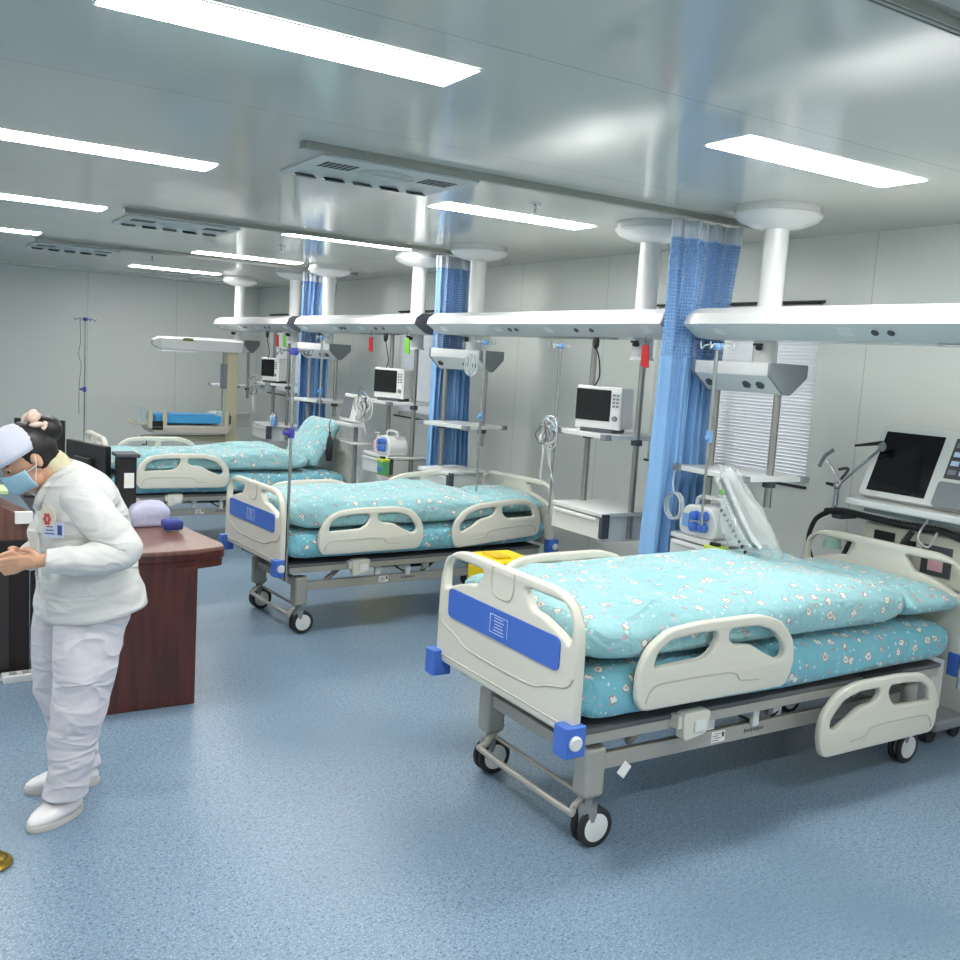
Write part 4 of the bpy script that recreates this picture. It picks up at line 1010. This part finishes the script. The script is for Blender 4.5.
# power strip on the floor
t = thing('power_strip', 'white power strip on the floor at the left edge', 'power strip', (.61, 5.19, 0), .05)
MB().box((0, 0, .02), (.24, .08, .04)).build('strip_body', WHITE, t, smooth=0, bevel=.006)
for k in range(3): MB().box((-.07+.06*k, 0, .041), (.035, .04, .003)).build('socket', GREYP, t, smooth=0)
MB().box((.1, 0, .045), (.03, .05, .012)).build('switch', BLACK, t, smooth=0)
MB().tube([(-.12, 0, .015), (-.25, -.03, .008), (-.5, .0, .008)], .005, n=6).build('cord', WHITE, t)
# brass caster of a trolley at the left edge
t = thing('brass_stand_foot', 'round brass foot at the bottom left edge of the photo', 'stand', (.285, 3.34, 0))
MB().lathe((0, 0, 0), [(0, 0), (.06, 0), (.066, .01), (.06, .02), (.03, .03), (.02, .045), (0, .045)], n=28).build('foot_disc', BRASS, t, smooth=40)
MB().lathe((0, 0, .022), [(.045, 0), (.05, .004), (.045, .008), (.04, .004), (.045, 0)], n=28).build('rim', mat('olive_rim', (110, 100, 40), .35, .8), t)
MB().cyl((0, 0, .03), (-.0, 0, .075), .014, n=14).build('stem', BRASS, t)

# ------------------------------------------------------------------ the nurse
NZ = Vector((0, 0, 0))
nurse = thing('nurse', 'nurse in white jacket, cap and blue face mask bending over her hands at left', 'person', (.60, 3.68, 0))
NO = Vector((.60, 3.68, 0))
def L(x, y, z): return Vector((x, y, z))-NO
def skin_mesh(chains, root, sub=2):
    """chains: lists of (point, radius); chains start at a shared joint name"""
    bm = bmesh.new(); lay = bm.verts.layers.skin.verify(); V = {}
    def vert(name, p, r):
        if name in V: return V[name]
        v = bm.verts.new(p); v[lay].radius = (r, r) if not isinstance(r, tuple) else r; V[name] = v; return v
    for ch in chains:
        pv = None
        for name, p, r in ch:
            v = vert(name, p, r)
            if pv is not None and bm.edges.get((pv, v)) is None: bm.edges.new((pv, v))
            pv = v
    V[root][lay].use_root = True
    me = bpy.data.meshes.new('s'); bm.to_mesh(me); bm.free()
    o = bpy.data.objects.new('s', me); col.objects.link(o)
    o.modifiers.new('sk', 'SKIN'); s = o.modifiers.new('ss', 'SUBSURF'); s.levels = sub; s.render_levels = sub
    dg = bpy.context.evaluated_depsgraph_get(); m2 = bpy.data.meshes.new_from_object(o.evaluated_get(dg))
    bpy.data.objects.remove(o); bpy.data.meshes.remove(me)
    return m2
pel = L(.64, 3.70, .86)
HC = L(.425, 3.675, 1.315)           # head centre
def hand(side, wrist, d, across, nrm, n0):
    """finger chains for a hand at wrist pointing along d, knuckles along across, curling towards nrm"""
    ch = []; palm = wrist+d*.055
    for i, (off, ln, cu) in enumerate(((.027, .068, .5), (.009, .076, .6), (-.009, .070, .7), (-.026, .056, .8))):
        kn = wrist+d*.082+across*off
        p1 = kn+(d*math.cos(cu*.7)+nrm*math.sin(cu*.7))*ln*.45
        p2 = p1+(d*math.cos(cu*1.6)+nrm*math.sin(cu*1.6))*ln*.32
        p3 = p2+(d*math.cos(cu*2.3)+nrm*math.sin(cu*2.3))*ln*.25
        ch.append([(n0+'palm', palm, (.026, .016)), ('%sk%d' % (n0, i), kn, .0105), ('%sa%d' % (n0, i), p1, .0092), ('%sb%d' % (n0, i), p2, .0085), ('%sc%d' % (n0, i), p3, .0072)])
    th = wrist+d*.03+across*.03
    t1 = th+(d*.7+across*.6+nrm*.3).normalized()*.032; t2 = t1+(d*.85+across*.1+nrm*.5).normalized()*.028
    ch.append([(n0+'palm', palm, (.026, .016)), (n0+'t0', th, .0125), (n0+'t1', t1, .0105), (n0+'t2', t2, .0085)])
    return ch
LW = L(.455, 3.47, .992); RW = L(.425, 3.70, .945)
ld = Vector((-.93, .30, -.20)).normalized(); rd = Vector((-.55, -.80, .22)).normalized()
chains = [
 [('pel', pel, .125), ('waist', L(.635, 3.70, .98), .11), ('chest', L(.60, 3.70, 1.12), .12), ('nb', L(.555, 3.695, 1.225), .075), ('neck', L(.495, 3.685, 1.275), .047), ('head', HC+Vector((.02, 0, -.0)), .06)],
 [('nb', None, 0), ('ls', L(.585, 3.545, 1.195), .052), ('le', L(.70, 3.45, 1.03), .038), ('lw', LW, .024), ('lpalm', LW+ld*.055, (.026, .016))],
 [('nb', None, 0), ('rs', L(.555, 3.86, 1.185), .052), ('re', L(.54, 3.90, .965), .038), ('rw', RW, .024), ('rpalm', RW+rd*.055, (.026, .016))],
 [('pel', None, 0), ('lh', L(.62, 3.60, .80), .09), ('lk', L(.595, 3.57, .46), .058), ('la', L(.56, 3.605, .10), .034), ('lt', L(.52, 3.58, .04), .02)],
 [('pel', None, 0), ('rh', L(.61, 3.80, .80), .09), ('rk', L(.545, 3.83, .43), .058), ('ra', L(.65, 3.845, .10), .034), ('rt', L(.60, 3.845, .04), .02)]]
chains += hand('l', LW, ld, Vector((.15, -.25, .95)).normalized(), Vector((-.2, .9, -.25)).normalized(), 'l')
chains += hand('r', RW, rd, Vector((-.1, .1, .98)).normalized(), Vector((-.7, -.1, -.5)).normalized(), 'r')
me = skin_mesh(chains, 'pel')
bm = bmesh.new(); bm.from_mesh(me); bpy.data.meshes.remove(me)
# head, face, ear modelled as overlapping forms, then fused with the body by a voxel remesh
hb = MB(); hb.bm = bm
Fd = Vector((-.80, -.12, -.56)).normalized()      # where the face looks
Hu = Vector((-.52, -.02, .80)); Hu = (Hu-Fd*Hu.dot(Fd)).normalized(); Hs = Fd.cross(Hu)
HR = Matrix((Fd, Hs, Hu)).transposed()
def Hp(f, s, u): return HC+HR @ Vector((f, s, u))
hb.ell(Hp(-.008, 0, .022), (.097, .077, .098), 28, 20, HR)       # skull
hb.ell(Hp(.032, 0, -.045), (.058, .058, .068), 24, 16, HR)       # jaw
hb.ell(Hp(.080, 0, -.018), (.020, .013, .024), 12, 10, HR)       # nose
for s in (-1, 1):
    hb.ell(Hp(-.012, s*.078, -.008), (.017, .009, .030), 12, 10, HR)      # ears
    hb.ell(Hp(.074, s*.033, .014), (.016, .022, .008), 10, 8, HR)          # brow
hb.ell(Hp(.082, 0, -.058), (.012, .024, .007), 10, 8, HR); hb.ell(Hp(.081, 0, -.068), (.012, .021, .007), 10, 8, HR)
me = bpy.data.meshes.new('body'); bm.to_mesh(me); bm.free()
ob = bpy.data.objects.new('b', me); col.objects.link(ob)
md = ob.modifiers.new('r', 'REMESH'); md.mode = 'VOXEL'; md.voxel_size = .0045; sm = ob.modifiers.new('s', 'SMOOTH'); sm.factor = .5; sm.iterations = 2
m2 = bpy.data.meshes.new_from_object(ob.evaluated_get(bpy.context.evaluated_depsgraph_get())); bpy.data.objects.remove(ob)
m2.name = 'body'; m2.materials.clear(); m2.materials.append(SKIN)
for p in m2.polygons: p.use_smooth = True; p.material_index = 0
body = bpy.data.objects.new('body', m2); col.objects.link(body); body.parent = nurse
for s in (-1, 1):
    e = MB().ell(Hp(.074, s*.033, -.0), (.004, .010, .003), 14, 10, HR).build('eye', WHITE, nurse, smooth=180)
    MB().ell(Hp(.080, s*.033, -.0), (.003, .005, .005), 10, 8, HR).build('iris', BLACK, e, smooth=180)
    MB().tube([Hp(.084, s*.018, .024), Hp(.084, s*.035, .028), Hp(.072, s*.052, .022)], .003, n=6).build('eyebrow', HAIR, nurse)

def loft(name, secs, m, parent, n=40, amp=.006, seed=0, freq=9, cap=False, solid=.004, sub=0):
    """secs: (centre, axis u, axis v, radius u, radius v); folds from noise"""
    S = []
    # interpolate sections smoothly
    for i in range(len(secs)-1):
        for k in range(5):
            q = k/5
            p0 = secs[max(0, i-1)]; p1 = secs[i]; p2 = secs[i+1]; p3 = secs[min(len(secs)-1, i+2)]
            cr = lambda a, b, c, d: .5*((2*b)+(-a+c)*q+(2*a-5*b+4*c-d)*q*q+(-a+3*b-3*c+d)*q**3)
            S.append(tuple(cr(p0[j], p1[j], p2[j], p3[j]) for j in range(5)))
    S.append(secs[-1])
    R = []
    for si, (c, u, v, ru, rv) in enumerate(S):
        ring = []
        for i in range(n):
            a = 2*PI*i/n; ca, sa = math.cos(a), math.sin(a)
            dirv = u.normalized()*ca*ru+v.normalized()*sa*rv
            p = c+dirv
            q = p*freq; w_ = noise.noise(Vector((q.x, q.y, q.z*.9+seed)))+.5*noise.noise(q*2.3+Vector((seed, 0, 0)))
            ridge = 1-abs(noise.noise(Vector((q.x*.7+seed, q.y*.7, q.z*1.6))))*2
            ring.append(p+dirv.normalized()*(w_*amp+ridge*amp*.5))
        R.append(ring)
    return MB().rings(R, cap=cap).build(name, m, parent, smooth=180, solidify=solid)
X_ = Vector((1, 0, 0)); Y_ = Vector((0, 1, 0)); Z_ = Vector((0, 0, 1))
def ax(a, b):  # in-plane axis perpendicular to the body line, in XZ
    d = (b-a).normalized(); return Vector((d.z, 0, -d.x)).normalized()
# jacket body
u0 = Vector((.98, 0, .12)); u1 = Vector((.99, 0, .08)); u2 = Vector((.95, 0, .22)); u3 = Vector((.86, 0, .45)); u4 = Vector((.70, 0, .65))
jk = loft('jacket', [
 (L(.655, 3.70, .755), u0, Y_, .19, .215), (L(.64, 3.70, .86), u0, Y_, .175, .20), (L(.625, 3.70, .98), u1, Y_, .165, .18),
 (L(.600, 3.70, 1.08), u2, Y_, .17, .185), (L(.585, 3.70, 1.17), u3, Y_, .135, .195), (L(.555, 3.70, 1.235), u3, Y_, .095, .15), (L(.525, 3.69, 1.265), u4, Y_, .062, .075)],
 CLOTH, nurse, n=72, amp=.010, seed=3, freq=6)
def sleeve(pts, radii, seed):
    b = MB(); m = len(radii)
    def r(t):
        k = t*(m-1); i = min(m-2, int(k)); return radii[i]*(1-(k-i))+radii[i+1]*(k-i)
    b.tube(pts, r, n=36, smooth=8)
    b.bm.faces.ensure_lookup_table(); b.bm.normal_update()
    for v in b.bm.verts:
        q = v.co*11; rg = 1-2*abs(noise.noise(Vector((q.x*1.1+seed, q.y*.5, q.z*1.3)))); v.co += v.normal*(noise.noise(q+Vector((seed, 0, 0)))*.004+rg*.006)
    return b.build('sleeve', CLOTH, nurse, smooth=180)
sleeve([L(.56, 3.63, 1.20), L(.585, 3.56, 1.185), L(.635, 3.50, 1.12), L(.695, 3.455, 1.045), L(.70, 3.445, 1.01), L(.62, 3.45, .995), L(.54, 3.457, .99), L(.462, 3.468, .992)], [.055, .070, .068, .062, .060, .054, .048, .040], 11)
sleeve([L(.545, 3.78, 1.19), L(.555, 3.85, 1.175), L(.55, 3.885, 1.08), L(.54, 3.90, .985), L(.52, 3.88, .955), L(.475, 3.79, .95), L(.44, 3.725, .945)], [.06, .075, .07, .064, .058, .05, .042], 12)
# collar and lapel, pocket, placket
MB().tube([L(.575, 3.62, 1.275), L(.54, 3.612, 1.27), L(.50, 3.62, 1.235), L(.468, 3.63, 1.19), L(.455, 3.655, 1.14)], (lambda q: .024-.010*q), n=8).build('collar', CLOTH, nurse, smooth=180)
MB().tube([L(.575, 3.75, 1.285), L(.53, 3.765, 1.27), L(.49, 3.75, 1.23), L(.455, 3.72, 1.18)], (lambda q: .022-.009*q), n=8).build('collar', CLOTH, nurse, smooth=180)
MB().tube([L(.585, 3.63, 1.275), L(.598, 3.69, 1.285), L(.585, 3.75, 1.28)], .015, n=8).build('collar', CLOTH, nurse, smooth=180)
sw = mat('sweater_cream', (214, 206, 172), .9); bump(sw, 120, .5, .003)
loft('sweater_neck', [(L(.535, 3.69, 1.25), u4, Y_, .062, .066), (L(.515, 3.69, 1.285), u4, Y_, .056, .060), (L(.495, 3.686, 1.308), u4, Y_, .050, .056)], sw, nurse, n=28, amp=.001, seed=1)
MB().tube([L(.60, 3.482, .93), L(.67, 3.485, .938), L(.74, 3.505, .945)], .004, n=6).build('pocket_welt', CLOTH, nurse)
MB().box(L(.705, 3.492, .955), (.07, .008, .03), rot=.2).build('pocket_notes', mat('notes_yellow', (214, 200, 150), .7), nurse, smooth=0)
MB().tube([L(.445, 3.60, 1.12), L(.455, 3.585, 1.0), L(.458, 3.57, .88), L(.475, 3.56, .765)], .005, n=6).build('front_placket', CLOTH, nurse)
# badges: round bear-patterned holder replaced by a plain floral roundel, and a name card
MB().lathe(L(.476, 3.535, 1.128), [(0, -.002), (.027, -.002), (.027, .003), (0, .003)], n=24, axis=Vector((-.6, -.8, -.05)).to_track_quat('Z', 'Y').to_matrix(), sy=1.5).build('round_badge', mat('badge_pale', (214, 205, 190), .5), nurse, smooth=30)
pm = MB(); pq = Vector((-.6, -.8, -.05)).to_track_quat('Z', 'Y').to_matrix()
for k in range(6): pm.ell(L(.474, 3.533, 1.122)+pq @ Vector((.009*math.cos(k*1.05), .015*math.sin(k*1.05), .002)), (.006, .008, .0015), 10, 6, pq)
pm.build('badge_print', mat('badge_red', (190, 80, 75), .5), nurse, smooth=30)
bq = Vector((-.6, -.8, -.05)).to_track_quat('Z', 'Y').to_matrix()
BCc = L(.492, 3.525, 1.085)
bc = MB().box(BCc, (.075, .055, .003), rot=bq).build('name_card', mat('card_blue', (190, 200, 226), .4), nurse, smooth=0)
b_ = MB()
for k in range(3): b_.box(BCc+bq @ Vector((-.012, -.014+.012*k, .002)), (.035-.006*k, .004, .001), rot=bq)
b_.box(BCc+bq @ Vector((.024, 0, .002)), (.016, .035, .001), rot=bq); b_.build('card_print', mat('card_ink', (60, 70, 130), .6), bc, smooth=0)
# trousers
def leg(name, pts, seed):
    secs = []
    for i, (p, r1, r2) in enumerate(pts): secs.append((p, X_, Y_, r1, r2))
    return loft(name, secs, TROU, nurse, n=56, amp=.011, seed=seed, freq=9)
leg('trouser_leg', [(L(.64, 3.66, .90), .13, .11), (L(.645, 3.615, .79), .130, .098), (L(.62, 3.59, .64), .112, .096), (L(.60, 3.575, .46), .095, .085), (L(.575, 3.59, .28), .082, .075), (L(.555, 3.60, .13), .073, .068), (L(.55, 3.60, .085), .072, .068)], 5)
leg('trouser_leg', [(L(.63, 3.74, .90), .13, .11), (L(.60, 3.785, .79), .125, .10), (L(.57, 3.81, .62), .105, .092), (L(.56, 3.83, .44), .092, .08), (L(.61, 3.84, .26), .08, .072), (L(.645, 3.845, .11), .07, .066), (L(.645, 3.845, .085), .068, .064)], 6)
# shoes
SH = mat('shoe_white', (226, 224, 226), .4); SO = mat('shoe_sole', (200, 196, 190), .6)
def shoe(toe, heel):
    d = (toe-heel).to_2d(); ln = d.length; d = d.normalized(); n_ = Vector((-d.y, d.x))
    def F(f, s, z): return Vector((heel.x, heel.y, 0))+Vector((d.x, d.y, 0))*f+Vector((n_.x, n_.y, 0))*s+Vector((0, 0, z))
    def ringf(z, k, hh=None):
        o = []
        for i in range(28):
            a = 2*PI*i/28; f = ln/2+math.copysign(abs(math.cos(a))**.75, math.cos(a))*ln/2*k; tt = f/ln
            wd = (.034+.014*math.sin(PI*min(1, max(0, tt)))+.006*(tt > .6))*k
            top = z if hh is None else hh(tt)
            o.append(F(f, math.copysign(abs(math.sin(a))**.8, math.sin(a))*wd, top))
        return o
    up_ = lambda q: (lambda tt: .022+(.055*q)*(1-.55*max(0, min(1, (tt-.35)/.6))**1.2))
    s_ = MB().rings([ringf(0, .97), ringf(.006, 1.0), ringf(.02, 1.0), ringf(.024, .98)]).build('shoe_sole', SO, nurse, smooth=40)
    MB().rings([ringf(0, .96, up_(0)), ringf(0, .96, up_(.45)), ringf(0, .88, up_(.8)), ringf(0, .70, up_(1.0)), ringf(0, .4, up_(1.08)), ringf(0, .1, up_(1.1))]).build('shoe_upper', SH, nurse, smooth=180)
shoe(L(.415, 3.515, 0), L(.615, 3.64, 0)); shoe(L(.44, 3.85, 0), L(.715, 3.84, 0))
MB().ell(L(.535, 3.583, .075), (.026, .03, .022)).build('sock', mat('sock_dark', (50, 48, 52), .8), nurse, smooth=180)
# hair, bun, scrunchie, cap, mask
hr = MB(); hr.ell(Hp(-.024, 0, .026), (.094, .084, .098), 26, 18, HR); hr.build('hair', HAIR, nurse, smooth=180)
MB().ell(Hp(-.115, .0, .045), (.05, .052, .05), 22, 16, HR).build('hair_bun', HAIR, nurse, smooth=180)
scm = bump(mat('scrunchie_peach', (236, 208, 194), .9), 60, .8, .006)
for k in range(9):
    a = 2*PI*k/9+.3; MB().ell(Hp(-.095+.01*math.sin(k*2), math.cos(a)*.042, .085+math.sin(a)*.030), (.024, .018, .011), 14, 8, HR @ Matrix.Rotation(a, 3, 'X') @ Matrix.Rotation(.5*math.sin(k*2.1), 3, 'Y')).build('scrunchie_puff', scm, nurse, smooth=180)
cap_ = MB(); R = []
for k, (f0, r, wd) in enumerate(((.088, .0, 0), (0, 0, 0))): pass
for j in range(9):
    th = PI*.02+PI*.53*j/8
    R.append([Hp(.018, 0, .045)+HR @ Vector((math.sin(th)*math.cos(a*PI/16)*.108, math.sin(th)*math.sin(a*PI/16)*.090, math.cos(th)*.088)) for a in range(32)])
cap_.rings(R).build('nurse_cap', CAPC, nurse, smooth=180, solidify=.003)
mk = MB(); 
def mf(u, v):
    a = (u-.5)*2.3; r = .094-.012*(2*v-1)**2*(1 if v < .5 else .4)
    bulge = .022*math.exp(-(a/.5)**2)
    return Hp(math.cos(a)*(r+bulge)*.95+.002, math.sin(a)*(r*.86), -.088+.072*v+(.012*math.exp(-(a/.4)**2) if v > .5 else 0)+.003*math.sin(v*PI*6))
mk.grid(mf, 24, 12).build('face_mask', MASKC, nurse, smooth=180, solidify=.003)
for z in (-.008, -.075): MB().tube([mf(.02, .9 if z > -.03 else .1), Hp(.0, -.082, -.02), Hp(-.012, -.088, .01)], .0018, n=6).build('ear_loop', WHITE, nurse)
